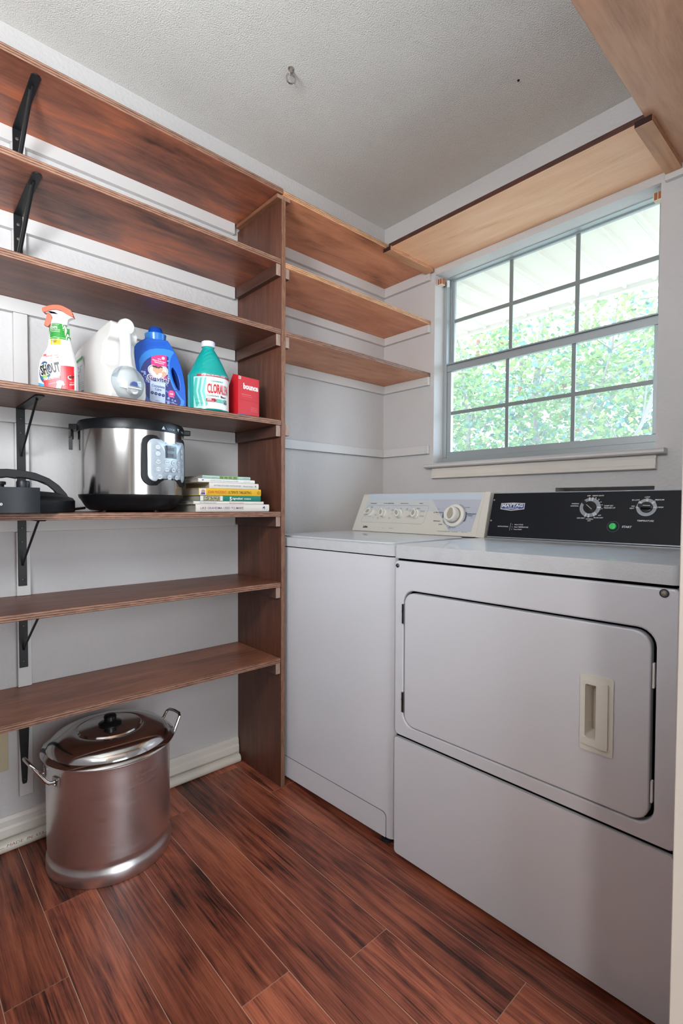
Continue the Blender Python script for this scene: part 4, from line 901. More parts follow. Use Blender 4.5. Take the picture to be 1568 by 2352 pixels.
    while x < -0.040:
        wd = random.choice((0.0004, 0.0007, 0.0011)); d.rect(x, x + wd, 0.026, 0.044, mat('barcode_purple', '55405e', 0.5), 2); x += wd + random.choice((0.0005, 0.0008))
    d.build('label_print', b)
detergent_jug()

def softener_bottle():
    o = thing('softener_bottle', 'blue fabric softener bottle with side handle and heart on its label', 'bottle', (0.140, -1.240, ZS), RAD(-14 + 90))
    blue = mat('glossy_blue_plastic', '1f5cc0', 0.22, coat=0.3); blue2 = mat('lighter_blue_plastic', '3a86d8', 0.22, coat=0.3); blue3 = mat('blue_cap', '1646a6', 0.25, coat=0.3)
    def k(px, py): return ((px - 745) / 11.2 / 748, (2185 - py) / 11.2 / 675)
    out = [(140, 2185), (118, 1900), (112, 1500), (112, 1100), (98, 830), (98, 700), (160, 635), (240, 570), (330, 515), (410, 470), (940, 470), (1010, 560), (1080, 650), (1150, 755), (1215, 880), (1270, 1010), (1320, 1160), (1360, 1320), (1392, 1500), (1412, 1700), (1422, 1900), (1418, 2060), (1400, 2185)]
    hole = [(1045, 1120), (1030, 1190), (1050, 1300), (1090, 1430), (1150, 1560), (1215, 1650), (1245, 1660), (1255, 1600), (1250, 1480), (1220, 1360), (1170, 1240), (1110, 1150), (1075, 1110)]
    b = MB().prism([[k(*p) for p in out], [k(*p) for p in hole]], 'y', -0.040, 0.040).build('body', blue, o, bev=0.0105, seg=4)
    # lighter sweep round the label
    d = Decal(flatm(-0.0402), 0.0004)
    def arc(pts, m, lv): d.poly([k(*p) for p in pts], m, lv)
    arc([(200, 1050), (260, 920), (350, 820), (480, 745), (640, 700), (820, 682), (980, 690), (1075, 715), (1105, 745), (1060, 800), (1010, 900), (985, 1020), (985, 1200), (1010, 1330), (1060, 1470), (1130, 1620), (1220, 1760), (1310, 1860), (1370, 1900), (1350, 2000), (1300, 2080), (1230, 2140), (1130, 2160), (640, 2080), (450, 1960), (350, 1830), (300, 1700), (262, 1500), (222, 1300)], blue2, 0)
    lav = mat('label_violet_blue', '4a4c9a', 0.45)
    arc([(224, 1340), (260, 1200), (320, 1080), (400, 990), (505, 915), (640, 865), (780, 843), (900, 845), (960, 880), (950, 1000), (945, 1150), (960, 1320), (1010, 1470), (1080, 1620), (1170, 1760), (1240, 1850), (1272, 1900), (1270, 1980), (1220, 2060), (1120, 2130), (1000, 2150), (860, 2125), (640, 2085), (560, 2020), (460, 1960), (380, 1850), (330, 1720), (280, 1580)], C_navy, 1)
    pal = mat('label_hydrangea_pale', '8fa6d8', 0.5); pal2 = mat('label_hydrangea_mid', '6478bc', 0.5); random.seed(11)
    for _ in range(60):
        px, py = random.choice([(random.uniform(260, 460), random.uniform(1220, 1680)), (random.uniform(900, 1180), random.uniform(1620, 2060)), (random.uniform(905, 985), random.uniform(960, 1640))])
        if px > 960 and py < 1600: continue
        u, v = k(px, py); r = random.uniform(0.0018, 0.0045); d.ell(u, v, r, r * random.uniform(0.6, 1), random.choice((pal, pal2, lav)), 2 + random.random(), n=7, a0=random.random())
    pale = mat('label_pale_panel', 'bccbe4', 0.45)
    arc([(480, 1500), (870, 1500), (862, 2120), (640, 2085), (560, 2020), (465, 1965)], pale, 4)
    arc([(508, 918), (640, 868), (780, 846), (902, 846), (896, 1500), (500, 1500)], C_pink, 4)
    D = lambda t, px, py, hh, m, lv=6, w=None, **kw: d.text(t, *k(px, py), hh, m, lv, w=w, **kw)
    d.ell(*k(815, 920), 0.0048, 0.0048, pale, 6); D('WITH', 715, 965, 0.0035, C_white, w=0.011, rot=-0.12, bold=0.03); D('Fabric Protection', 705, 1015, 0.0042, C_white, w=0.040, rot=-0.12, bold=0.03); D('TECHNOLOGY', 710, 1060, 0.0035, C_white, w=0.031, rot=-0.12, bold=0.03)
    def heart(k0, kx): 
        pts = []
        for i in range(40):
            t = 2 * pi * i / 40; x = 16 * sin(t) ** 3; y = 13 * cos(t) - 5 * cos(2 * t) - 2 * cos(3 * t) - cos(4 * t); pts.append((k0[0] + x * kx, k0[1] + y * kx))
        return pts
    hc = k(682, 1285)
    d.poly(heart(hc, 0.00196), C_white, 7); d.poly(heart(hc, 0.00180), C_navy, 8); d.poly(heart(hc, 0.00172), C_white, 9)
    hair = mat('label_dark_hair', '4a3a34', 0.5)
    arc([(545, 1150), (650, 1150), (700, 1215), (690, 1330), (640, 1350), (600, 1280), (550, 1260)], C_skin, 10); arc([(505, 1140), (560, 1118), (640, 1130), (690, 1160), (650, 1185), (560, 1165)], hair, 11)
    arc([(680, 1180), (740, 1140), (800, 1150), (800, 1210), (770, 1280), (700, 1300), (670, 1250)], C_skin, 10.5); arc([(680, 1160), (730, 1125), (790, 1130), (800, 1160), (740, 1160), (690, 1195)], hair, 11)
    arc([(770, 1270), (830, 1240), (885, 1260), (885, 1330), (850, 1375), (790, 1350)], C_skin, 11)
    D('Suavitel', 668, 1500, 0.0170, C_white, 12, w=0.0700, rot=-0.06, bold=0.075, shear=0.15); D('Suavitel', 668, 1497, 0.0155, C_navy, 14, w=0.0655, rot=-0.06, bold=0.022, shear=0.15)
    arc([(760, 1355), (798, 1355), (780, 1385)], C_pink, 16)
    D('Complete', 680, 1640, 0.0085, C_navy, 6, w=0.040, rot=-0.10, bold=0.012); D('Care', 680, 1715, 0.0085, C_navy, 6, w=0.020, rot=-0.10, bold=0.012)
    for i in range(4): d.ell(*k(530 + i * 94, 1780 + i * 14), 0.0050, 0.0050, C_navy, 6, n=18); D(('24', '48', '72', '96')[i], 530 + i * 94, 1790 + i * 14, 0.003, pale, 8); D('care', 530 + i * 94, 1860 + i * 14, 0.0016, C_navy, 6)
    D('FIELD', 665, 1975, 0.0032, C_navy, 6, w=0.013); D('FLOWERS', 675, 2020, 0.0036, C_navy, 6, w=0.024)
    d.ell(*k(1025, 1765), 0.0105, 0.0118, C_pink, 7, n=28); D('100', 1025, 1785, 0.0050, C_white, 9, w=0.011, bold=0.03); D('UP TO', 1025, 1725, 0.0022, C_white, 9); D('washes', 1025, 1830, 0.0022, C_white, 9)
    D('Fabric Softener', 1030, 1990, 0.0036, C_white, 7, w=0.036, rot=-0.2); D('Suavizante 4.08 L', 1030, 2060, 0.0034, C_white, 7, w=0.034, rot=-0.2)
    d.build('label_print', b)
    u0 = k(672, 470)
    MB().lathe([(0.0315, 0.0), (0.0330, 0.006), (0.0330, 0.020), (0.0342, 0.024), (0.0340, 0.0262), (0.028, 0.0268)], c=(u0[0], 0, u0[1] - 0.002), n=44).build('collar', mat('blue_collar', '2f78c8', 0.25), o)
    MB().lathe([(0.0235, 0.0268), (0.0228, 0.034), (0.0196, 0.0460), (0.0180, 0.0475), (0, 0.0476)], c=(u0[0], 0, u0[1] - 0.002), n=36).build('cap', blue3, o)
    emb = MB()
    for r in (0, 1, 2):
        pts = [k(*p) for p in [(330, 790 - r * 45), (450, 690 - r * 40), (600, 630 - r * 35), (760, 600 - r * 30), (880, 600 - r * 30)]]
        emb.tube([(u, -0.0398, v) for u, v in pts], 0.0010, n=6, up=(0, 1, 0))
    emb.build('embossed_rib', blue, b)
softener_bottle()

def bleach_bottle():
    o = thing('bleach_bottle', 'teal bleach bottle with a white cap between the blue bottle and the red box', 'bottle', (0.232, -1.109, ZS), RAD(-22 + 90))
    teal = mat('teal_plastic', '129a94', 0.3, coat=0.2)
    L = Loft([(0, 0, 0, .060, .060, 2), (.004, 0, 0, .0655, .0655, 2), (.030, 0, 0, .0665, .0665, 2), (.110, 0, 0, .0665, .0665, 2), (.118, 0, 0, .0675, .0675, 2), (.126, 0, 0, .0640, .0640, 2.1), (.134, 0, 0, .0590, .0590, 2.2), (.160, 0, 0, .0470, .0470, 2.3), (.185, 0, 0, .0345, .0345, 2.2), (.204, 0, 0, .0235, .0235, 2), (.212, 0, 0, .0185, .0185, 2), (.219, 0, 0, .0180, .018, 2)])
    b = L.mesh(56).build('body', teal, o)
    R = 0.0665
    f = lambda u, v, h: ((R + h) * sin(u / R), -(R + h) * cos(u / R), v)
    d = Decal(f, 0.0003); pal = mat('label_pale_teal', 'a9d6cf', 0.4); mid = mat('label_mid_teal', '4fb0a6', 0.4); wt = mat('label_cream_white', 'dedcd6', 0.4)
    d.rect(-0.0560, 0.095, 0.006, 0.108, wt, 0, 36, 1); d.rect(-0.0560, -0.020, 0.006, 0.108, pal, 1, 10, 1)
    for x0, x1, c in ((-0.050, -0.040, mid), (-0.032, -0.026, mid), (-0.018, -0.012, mid)):
        d.poly([(x0, 0.104), (x1, 0.104), (x1 - 0.006, 0.060), (x1 + 0.004, 0.020), (x0 + 0.004, 0.010), (x0 - 0.008, 0.060)], c, 2, 2)
    d.rect(-0.0440, 0.095, 0.1085, 0.1165, mat('label_dark_red', 'a02a3a', 0.4), 1, 30, 1); d.text('ANTIBACTERIAL AND ANTIVIRAL CLEANING', 0.012, 0.1105, 0.0042, C_white, 3, w=0.080, bold=0.02)
    d.text('Concentrated', 0.0220, 0.0920, 0.0060, mid, 3, w=0.042, bold=0.02)
    d.text('CLORALEN', 0.0290, 0.0560, 0.0300, C_red, 3, w=0.078, bold=0.03); d.text('Disinfectant', 0.0080, 0.0440, 0.0072, mat('label_deep_teal', '1f6f68', 0.5), 3, w=0.040); d.text('Bleach', 0.0460, 0.0430, 0.0072, C_blk, 3, w=0.022, bold=0.03)
    d.rrect(-0.0140, 0.0180, 0.0270, 0.0385, 0.005, mat('label_dark_red'), 3, 2); d.text('50%', -0.003, 0.0325, 0.0050, C_white, 5, w=0.013, bold=0.03); d.text('CONCENTRATED', 0.0005, 0.0285, 0.0024, C_white, 5, w=0.022)
    d.rect(0.0180, 0.0480, 0.0265, 0.0380, mid, 3, 6, 1); d.text('WHITENS AND', 0.0320, 0.0335, 0.0024, C_white, 5, w=0.020); d.text('REMOVES STAINS', 0.0320, 0.0290, 0.0024, C_white, 5, w=0.020)
    d.rect(0.0480, 0.0620, 0.0240, 0.0385, C_blk, 3, 4, 1); d.text('121', 0.0550, 0.0320, 0.0045, C_white, 5, w=0.010); d.text('fl oz', 0.0550, 0.0270, 0.0024, C_white, 5)
    d.text('KILLS 99.9%', -0.0400, 0.0330, 0.0030, mat('label_deep_teal'), 3, w=0.016); d.text('NET 0.94 GAL', -0.0360, 0.0200, 0.0040, mat('label_deep_teal'), 3, w=0.024); d.text('(3.57 L)', -0.0320, 0.0130, 0.0040, mat('label_deep_teal'), 3, w=0.024)
    d.build('label_print', b)
    MB().lathe([(0.0205, 0.2175), (0.0225, 0.2190), (0.0228, 0.2330), (0.0210, 0.2362), (0, 0.2365)], n=40).build('cap', mat('cap_pale_lilac', 'd6d6e0', 0.4), o)
    li = mat('teal_ridge', '1cb0a6', 0.3); e = MB()
    for i in range(5):
        pts = []
        for t in range(9):
            s = t / 8; u = -0.040 + s * (0.060 - i * 0.001); v = 0.128 + i * 0.017 + (0.030 - i * 0.004) * (1 - (1 - s) ** 2)
            cx, cy, rx, ry, n = L.at(v); a = (u + 0.004) / 0.0665; pts.append((rx * sin(a) * 1.003, -rx * cos(a) * 1.003, v))
        e.tube(pts, 0.0012, n=6)
    e.build('embossed_rib', li, b)
bleach_bottle()

def dryer_sheet_box():
    o = thing('dryer_sheet_box', 'red cardboard box of dryer sheets at the right end of the detergent shelf', 'box', (0.262, -0.970, ZS), RAD(90 + 8))
    red = mat('red_carton', 'c81e28', 0.4); redd = mat('red_carton_top', 'b01820', 0.45)
    w = 0.0470
    b = MB().prism([(0.0, 0.008), (0.0, 0.138), (0.028, 0.147), (0.078, 0.066), (0.060, 0.008)], 'x', -w, w).build('carton', red, o, bev=0.0008, seg=1)
    MB().box(-w + 0.001, w - 0.001, 0.001, 0.058, 0.0, 0.0079).build('base_band', mat('blue_carton_band', '5a8ac4', 0.4), o)
    d = Decal(flatm(0.0), 0.0003)
    d.text('bounce', 0.0080, 0.0965, 0.0190, C_white, 1, w=0.067, bold=0.05)
    d.rect(-0.0330, 0.010, 0.0760, 0.0772, mat('label_pale_red', 'e09090', 0.4), 1); d.text('dryer sheets . feuilles assouplissantes', -0.008, 0.0700, 0.0024, mat('label_pale_red'), 1, w=0.045)
    d.line([(-0.0400, 0.0660), (-0.0380, 0.0580), (0.0440, 0.0570)], 0.0006, mat('label_deep_red', '8c1018', 0.4), 1)
    for i, t in enumerate(('34 sheets per box', 'feuilles par boite', '16.3 cm x 22.8 cm', '6.4 in x 9.0 in')): d.text(t, 0.0230, 0.0350 - i * 0.0046, 0.0026, mat('label_pale_red'), 1, w=0.030)
    d.rect(-0.0455, -0.0360, 0.1260, 0.1360, C_white, 1); d.rect(-0.0440, -0.0390, 0.1275, 0.1345, mat('label_grey', '8c8c8c', 0.5), 2)
    d.rect(0.0150, 0.0450, 0.0010, 0.0070, C_white, 1)
    d.build('printed_face', b)
    g = thing('small_carton', 'narrow grey-green carton behind the bleach bottle, half hidden by the red box', 'carton', (0.130, -0.995, ZS), RAD(86))
    m = MB().box(-0.030, 0.030, 0, 0.050, 0, 0.094).build('carton', mat('grey_green_card', '8a8f7c', 0.6), g, bev=0.0008)
    r = MB()
    for i in range(18): r.box(-0.0305, 0.0305, -0.0008, 0, 0.004 + i * 0.005, 0.0062 + i * 0.005)
    r.build('ribbed_face', mat('grey_green_card_dark', '757a68', 0.6), g)
dryer_sheet_box()

# ------------------------------------------------------------------ goods on the cooker shelf
ZC = 1.0112
def cooker():
    o = thing('pressure_cooker', 'large steel electric pressure cooker with a curved button panel', 'cooker', (0.166, -1.336, ZC), 0)
    R = 0.152; bk = mat('cooker_black_plastic', '0d0f12', 0.36, spec=0.35)
    st = mat('mirror_brushed_steel', 'b9b6b4', 0.16, metal=1.0, bump=0.25, bscale=30, bdist=0.0006, bstretch=(1, 1, 0.05))
    MB().lathe([(R, 0.052), (R, 0.2405)], n=96).build('body', st, o)
    b = MB().lathe([(0.100, 0.004), (0.122, 0.006), (0.131, 0.012), (0.140, 0.026), (0.147, 0.038), (R - 0.001, 0.042), (R + 0.0012, 0.052), (R, 0.0525)], n=72).build('base', bk, o)
    for a in (0.3, 1.9, 3.5, 5.1): MB().lathe([(0.010, 0.0), (0.010, 0.006)], c=(0.105 * cos(a), 0.105 * sin(a), 0), n=14).build('foot', bk, o)
    rim = MB().lathe([(R - 0.003, 0.240), (R + 0.003, 0.2402), (R + 0.004, 0.262), (R, 0.270), (R - 0.020, 0.275), (R - 0.030, 0.272), (R - 0.030, 0.2405)], n=96).build('top_rim', bk, o)
    MB().lathe([(0.0, 0.262), (0.125, 0.262), (0.1295, 0.268), (0.1295, 0.272)], n=64).build('inner_rim', mat('mirror_brushed_steel'), rim)
    def at(a, r, z): return (r * cos(a), r * sin(a), z)
    for a in (RAD(-112), RAD(66)):
        m = MB(); pts = []
        w = 0.26 if a < 0 else 0.07
        for r, zz in ((R - 0.002, 0), (R + 0.030, 0)):
            pass
        inn = [at(a + w * t, R - 0.004, 0) for t in (-1, -0.5, 0, 0.5, 1)]; outp = [at(a + w * 0.62 * t, R + 0.024, 0) for t in (1, 0.5, 0, -0.5, -1)]
        m.prism([(p[0], p[1]) for p in inn + outp], 'z', 0.246, 0.262)
        lip = [at(a + w * 0.62 * t, R + 0.024, 0) for t in (-1, 0, 1)] + [at(a + w * 0.62 * t, R + 0.018, 0) for t in (1, 0, -1)]
        if a < 0: m.prism([(p[0], p[1]) for p in lip], 'z', 0.222, 0.250)
        m.build('side_handle', bk, o, bev=0.003)
    m = MB(); a = RAD(-106)
    m.box(-0.006, 0.006, 0, 0.010, -0.040, 0.0); q = m.build('handle_tongue', bk, o, bev=0.001); q.location = at(a, R + 0.014, 0.226); q.rotation_euler = (0, 0, a - pi / 2)
    # control panel wrapped round the body; its centre faces 26 degrees from +x
    A0 = RAD(24)
    f = lambda u, v, h: ((R + h) * cos(A0 + u / R), (R + h) * sin(A0 + u / R), v)
    def patch(name, u0, u1, v0, v1, r, h0, h1, m, parent):
        pts = rrect(u0, u1, v0, v1, r, n=8); mb = MB(); n = len(pts); cu, cv = (u0 + u1) / 2, (v0 + v1) / 2
        # concentric rings give the patch enough cuts to follow the curve
        K = 8; vs = []; fs = []
        for j in range(K + 1):
            s = 1 - j / K if j < K else 0.0001
            for (u, v) in pts: vs.append(f(cu + (u - cu) * s, cv + (v - cv) * s, h1))
        for j in range(K):
            for i in range(n): fs.append((j * n + i, j * n + (i + 1) % n, (j + 1) * n + (i + 1) % n, (j + 1) * n + i))
        b0 = len(vs)
        for (u, v) in pts: vs.append(f(cu + (u - cu) * 1.02, cv + (v - cv) * 1.015, h0))
        for i in range(n): fs.append((b0 + i, b0 + (i + 1) % n, (i + 1) % n, i))
        mb.add(vs, fs); return mb.build(name, m, parent, angle=50)
    fr = patch('panel_frame', -0.0930, 0.0930, 0.0790, 0.2260, 0.030, -0.001, 0.0060, bk, o)
    sv = mat('panel_silver_blue', 'b4bfc8', 0.3, metal=0.25)
    pn = patch('control_panel', -0.0755, 0.0755, 0.0925, 0.2150, 0.020, 0.0061, 0.0072, sv, fr)
    d = Decal(lambda u, v, h: f(u, v, 0.0074 + h), 0.0003); ik = mat('panel_ink', '39424c', 0.5); bt = mat('panel_button', 'c3ccd3', 0.25); bs = mat('panel_button_rim', '8c979f', 0.35)
    d.text('Instant Pot', 0.004, 0.2045, 0.0078, ik, 1, w=0.056)
    d.rect(-0.0240, 0.0200, 0.1620, 0.1995, mat('lcd_dark', '30353a', 0.15), 1, 6, 1)
    for v in (0.184, 0.166): d.text('888', -0.004, v, 0.0110, mat('lcd_segment', '565c60', 0.4), 3, w=0.026)
    def button(u, v, t, t2=None, ru=0.0088, rv=0.0078):
        d.ell(u, v, ru, rv, bs, 1, n=22); d.ell(u, v - 0.0002, ru * 0.93, rv * 0.92, bt, 2, n=22)
        if t2: d.text(t, u, v + 0.0004, 0.0026, ik, 3, w=min(0.013, 0.0022 * len(t))); d.text(t2, u, v - 0.0036, 0.0026, ik, 3, w=min(0.013, 0.0022 * len(t2)))
        else: d.text(t, u, v - 0.0013, 0.0028, ik, 3, w=min(0.013, 0.0022 * len(t)))
    button(-0.0480, 0.192, '+'); d.text('Temp', -0.0480, 0.1815, 0.0024, ik, 1); button(-0.0480, 0.173, '-'); button(0.0500, 0.188, '+'); d.text('Time', 0.0500, 0.1780, 0.0024, ik, 1); button(0.0500, 0.170, '-')
    for row, (v, names) in enumerate(((0.1490, (('Pressure', 'Cook'), ('Saute',), ('Slow', 'Cook'), ('Steam',), ('Sous', 'Vide'))), (0.1275, (('Air Fry',), ('Roast',), ('Bake',), ('Broil',), ('Dehy', 'drate'))), (0.1050, (('Delay', 'Start'), ('Cancel',), ('Start',), ('Keep', 'Warm'))))):
        us = (-0.047, -0.020, 0.006, 0.031, 0.055) if len(names) == 5 else (-0.043, -0.010, 0.020, 0.050)
        for u, t in zip(us, names): button(u, v, *t)
    d.line([(-0.058, 0.1385), (0.060, 0.1385)], 0.0005, bs, 1); d.line([(-0.058, 0.1165), (0.060, 0.1165)], 0.0005, bs, 1); d.line([(-0.058, 0.1385), (-0.062, 0.1275), (-0.058, 0.1165)], 0.0005, bs, 1)
    d.build('panel_print', pn)
    dr = Decal(lambda u, v, h: ((R + 0.0035 + h) * cos(A0 + u / R), (R + 0.0035 + h) * sin(A0 + u / R), v), 0.0006); wi = mat('rim_marking_grey', 'a8b0b8', 0.5)
    dr.poly([(-0.034, 0.246), (-0.028, 0.256), (-0.022, 0.246)], wi, 1); dr.text('LOCK', 0.002, 0.2465, 0.006, wi, 1, w=0.030); dr.poly([(0.028, 0.256), (0.040, 0.256), (0.034, 0.246)], wi, 1); dr.text('OPEN', 0.064, 0.2465, 0.006, wi, 1, w=0.022)
    dr.build('rim_marking', rim)
    cord = MB().tube([(0.00, -0.140, 0.012), (-0.04, -0.158, 0.008), (-0.08, -0.160, 0.008), (-0.12, -0.140, 0.008)], 0.004, n=8).build('power_cord', bk, o)
cooker()

def cooker_lid():
    o = thing('cooker_lid', 'black pressure lid with an arched handle, left of the steel cooker', 'lid', (0.172, -1.671, ZC), RAD(-10 + 90))
    bk = mat('lid_black_plastic', '0f1114', 0.42, spec=0.3, bump=0.08, bscale=300, bdist=0.0003); g = mat('lid_graphite', '1a1d22', 0.4, spec=0.4)
    MB().lathe([(0.150, 0.0), (0.160, 0.0005), (0.162, 0.004), (0.162, 0.032), (0.156, 0.040), (0.140, 0.046), (0.120, 0.054), (0.060, 0.060), (0.0, 0.061)], n=80).build('body', bk, o)
    n = 12; out = []
    for i in range(n + 1):
        t = -0.072 + 0.144 * i / n; out.append((t, -sqrt(0.176 ** 2 - t * t)))
    blk = out + [(0.072, -0.08), (-0.072, -0.08)]
    MB().prism(blk, 'z', 0.0008, 0.0640).build('front_block', g, o, bev=0.005, seg=3)
    r = MB().lathe([(0.0035, 0.0), (0.0035, 0.0012), (0.0020, 0.0014), (0, 0.0006)], n=14, m=0).build('rivet', M_chrome, o); r.location = (-0.010, -0.1765, 0.022); r.rotation_euler = (RAD(90), 0, 0)
    pts = [(0.148, 0.034), (0.140, 0.052), (0.122, 0.075), (0.098, 0.094), (0.066, 0.108), (0.033, 0.1145), (0, 0.1165), (-0.033, 0.1145), (-0.066, 0.108), (-0.098, 0.094), (-0.122, 0.075), (-0.140, 0.052), (-0.148, 0.034)]
    prof = []
    inner = [(0.112, 0.056), (0.108, 0.062), (0.094, 0.075), (0.070, 0.086), (0.050, 0.091), (0.033, 0.0935), (0.018, 0.0915), (0.0, 0.0945), (-0.018, 0.0915), (-0.033, 0.0935), (-0.050, 0.091), (-0.070, 0.086), (-0.094, 0.078), (-0.108, 0.062), (-0.112, 0.056)]
    MB().prism(pts + inner[::-1], 'y', -0.020, 0.020).build('handle', bk, o, bev=0.005, seg=3)
    MB().lathe([(0.0150, 0.0600), (0.0155, 0.0640), (0.0155, 0.0800), (0.0135, 0.0845), (0, 0.0850)], c=(0.036, -0.062, 0), n=28).build('steam_knob', mat('lid_graphite'), o)
    MB().lathe([(0.0090, 0.0600), (0.0090, 0.0720), (0.0130, 0.0730), (0.0130, 0.0800), (0.0110, 0.0810), (0, 0.0812)], c=(-0.014, -0.062, 0), n=24).build('float_valve', bk, o)
cooker_lid()

def books():
    pg = mat('book_page_block', '9a9389', 0.8, bump=0.6, bscale=40, bdist=0.001, bstretch=(1, 1, 60))
    Cw = mat('book_white_cover', 'd4d0c8', 0.45); Cg = mat('book_green_cover', '1f7466', 0.4); Cy = mat('book_yellow_cover', 'd6a82a', 0.4); Ct = mat('book_pale_teal_cover', 'a8c4b8', 0.45); Ci = mat('book_ivory_cover', 'd2ccc4', 0.45)
    ink = mat('book_grey_ink', '7a7a80', 0.5); pur = mat('book_purple_ink', '7d6682', 0.5); rd = mat('book_red_ink', 'b83c34', 0.5)
    data = [  # y0, y1, thickness, depth, cover, label
        (-1.1830, -0.9040, 0.0245, 0.205, Ci, 'thick ivory cookbook with purple title at the bottom of the book stack'),
        (-1.1900, -0.9265, 0.0100, 0.195, Cw, 'thin white paperback second from the bottom of the book stack'),
        (-1.1675, -0.9380, 0.0185, 0.190, Cg, 'green spined cookbook with a picture of food on its spine'),
        (-1.1705, -0.9360, 0.0235, 0.185, Cy, 'yellow spined cookbook in the middle of the book stack'),
        (-1.1330, -0.9450, 0.0195, 0.180, Cw, 'white cookbook with grey capitals lying on the yellow one'),
        (-1.1710, -0.9600, 0.0120, 0.185, mat('book_snow_cover', 'dedcd8', 0.4), 'thin white book second from the top of the book stack'),
        (-1.1550, -0.9770, 0.0105, 0.180, Ct, 'thin pale green paperback topmost of the book stack')]
    z = ZC
    for i, (y0, y1, t, dp, cv, lab) in enumerate(data):
        x1 = 0.288 - 0.0012 * i; L = y1 - y0
        o = thing('cookbook', lab, 'book', (x1, (y0 + y1) / 2, z + 0.0001)); c = 0.0014 if t > 0.014 else 0.0008
        MB().box(-dp, 0, -L / 2, L / 2, 0, c).build('back_cover', cv, o, bev=0.0004, seg=1); MB().box(-dp, 0, -L / 2, L / 2, t - 0.0002 - c, t - 0.0002).build('front_cover', cv, o, bev=0.0004, seg=1)
        MB().prism([(-0.0030, c), (0.0002, c), (0.0016, t * 0.3), (0.0016, t * 0.7), (0.0002, t - 0.0002 - c), (-0.0030, t - 0.0002 - c)], 'y', -L / 2, L / 2).build('spine', cv, o)
        MB().box(-dp + 0.004, -0.0032, -L / 2 + 0.003, L / 2 - 0.003, c + 0.0001, t - 0.0003 - c).build('pages', pg, o, smooth=False)
        d = Decal(lambda u, v, h: (0.0017 + h, u, v), 0.0002)
        m0 = t / 2
        if i == 0:
            d.text('LIKE GRANDMA USED TO MAKE', -0.045, m0 - 0.0040, 0.0082, pur, 2, w=0.158, bold=0.015); d.line([(-0.125, 0.004), (0.036, 0.004)], 0.0004, ink, 1); d.line([(-0.125, 0.020), (0.036, 0.020)], 0.0004, ink, 1)
            d.poly([(0.112, 0.0075), (0.120, 0.0175), (0.113, 0.0160)], C_navy, 2); d.rect(0.118, 0.1205, 0.0075, 0.0175, C_navy, 2)
        if i == 1: d.text('The Pampered Chef', -0.082, 0.0030, 0.0044, ink, 2, w=0.060, shear=0.3); d.text('Best Mom\'s Cookbook', 0.024, 0.0030, 0.0042, rd, 2, w=0.056)
        if i == 2:
            d.rect(-L / 2, -0.034, 0.0012, t - 0.0014, Cw, 1); d.rect(-0.1040, -0.0440, 0.0014, t - 0.0016, mat('food_photo_base', '8a8470', 0.5), 2); random.seed(5)
            for _ in range(46): d.ell(random.uniform(-0.100, -0.048), random.uniform(0.0032, t - 0.0036), random.uniform(0.0012, 0.0026), 0.0014, mat(*random.choice((('food_cream', 'd8d2b4'), ('food_yellow', 'b8a45c'), ('food_green', '5c6a3c'), ('food_brown', '5c4c38')))), 3 + random.random(), n=6)
            d.text('5', -0.0045, 0.0022, 0.0128, C_white, 2, bold=0.03); d.text('ingredient', 0.0220, 0.0062, 0.0070, C_white, 2, w=0.040, shear=0.2, bold=0.02); d.text('COOKBOOK', 0.0610, 0.0064, 0.0042, C_white, 2, w=0.028, bold=0.03)
        if i == 3:
            d.rect(-L / 2, -0.0930, 0.0014, t - 0.0016, Cw, 1); d.ell(-0.1030, 0.0130, 0.0070, 0.0062, mat('portrait_skin', 'b08a78', 0.5), 2, n=12); d.poly([(-0.112, 0.003), (-0.096, 0.003), (-0.097, 0.009), (-0.110, 0.009)], mat('portrait_shirt', '5a4a7a', 0.5), 3)
            d.text("JOHN MADDEN'S", -0.0530, 0.0070, 0.0098, rd, 2, w=0.068, sx=0.7); d.text('ULTIMATE TAILGATING', 0.0320, 0.0070, 0.0098, C_blk, 2, w=0.090); d.ring(0.1070, 0.0115, 0.0050, 0.0058, C_blk, 2, n=18); d.text('F', 0.107, 0.0085, 0.006, C_blk, 2)
        if i == 4: d.text('IN THE KITCHEN WITH ROSIE', -0.0280, 0.0070, 0.0054, ink, 2, w=0.100); d.text('Rosie Daley', 0.0520, 0.0070, 0.0054, ink, 2, w=0.038); d.text('K', 0.0820, 0.0070, 0.0060, C_blk, 2, bold=0.02)
        if i == 5: d.text('HIGHER CHOICES  LIFE ENHANCING RECIPES', -0.0120, 0.0042, 0.0040, mat('book_faint_ink', 'a8a8aa', 0.5), 2, w=0.104); d.text('JANE LANEY', 0.0740, 0.0042, 0.0036, mat('book_faint_ink'), 2, w=0.026); d.poly([(-0.096, 0.0072), (-0.091, 0.0085), (-0.086, 0.0072), (-0.091, 0.0052)], C_navy, 2)
        if i == 6:
            d.rect(-0.0300, 0.0400, 0.0012, t - 0.0014, mat('book_leaf_green', '8aa868', 0.5), 1); d.text('1001 Low-fat Vegetarian', -0.063, 0.0034, 0.0034, ink, 2, w=0.050); d.text('Simple & Easy', 0.0720, 0.0034, 0.0032, ink, 2, w=0.026)
            for u in (-0.022, -0.006, 0.010, 0.028): d.rrect(u - 0.006, u + 0.006, 0.0018, t - 0.002, 0.001, mat('book_leaf_dark', '5f7f4c', 0.5), 2)
        d.build('spine_print', o)
        z += t
books()

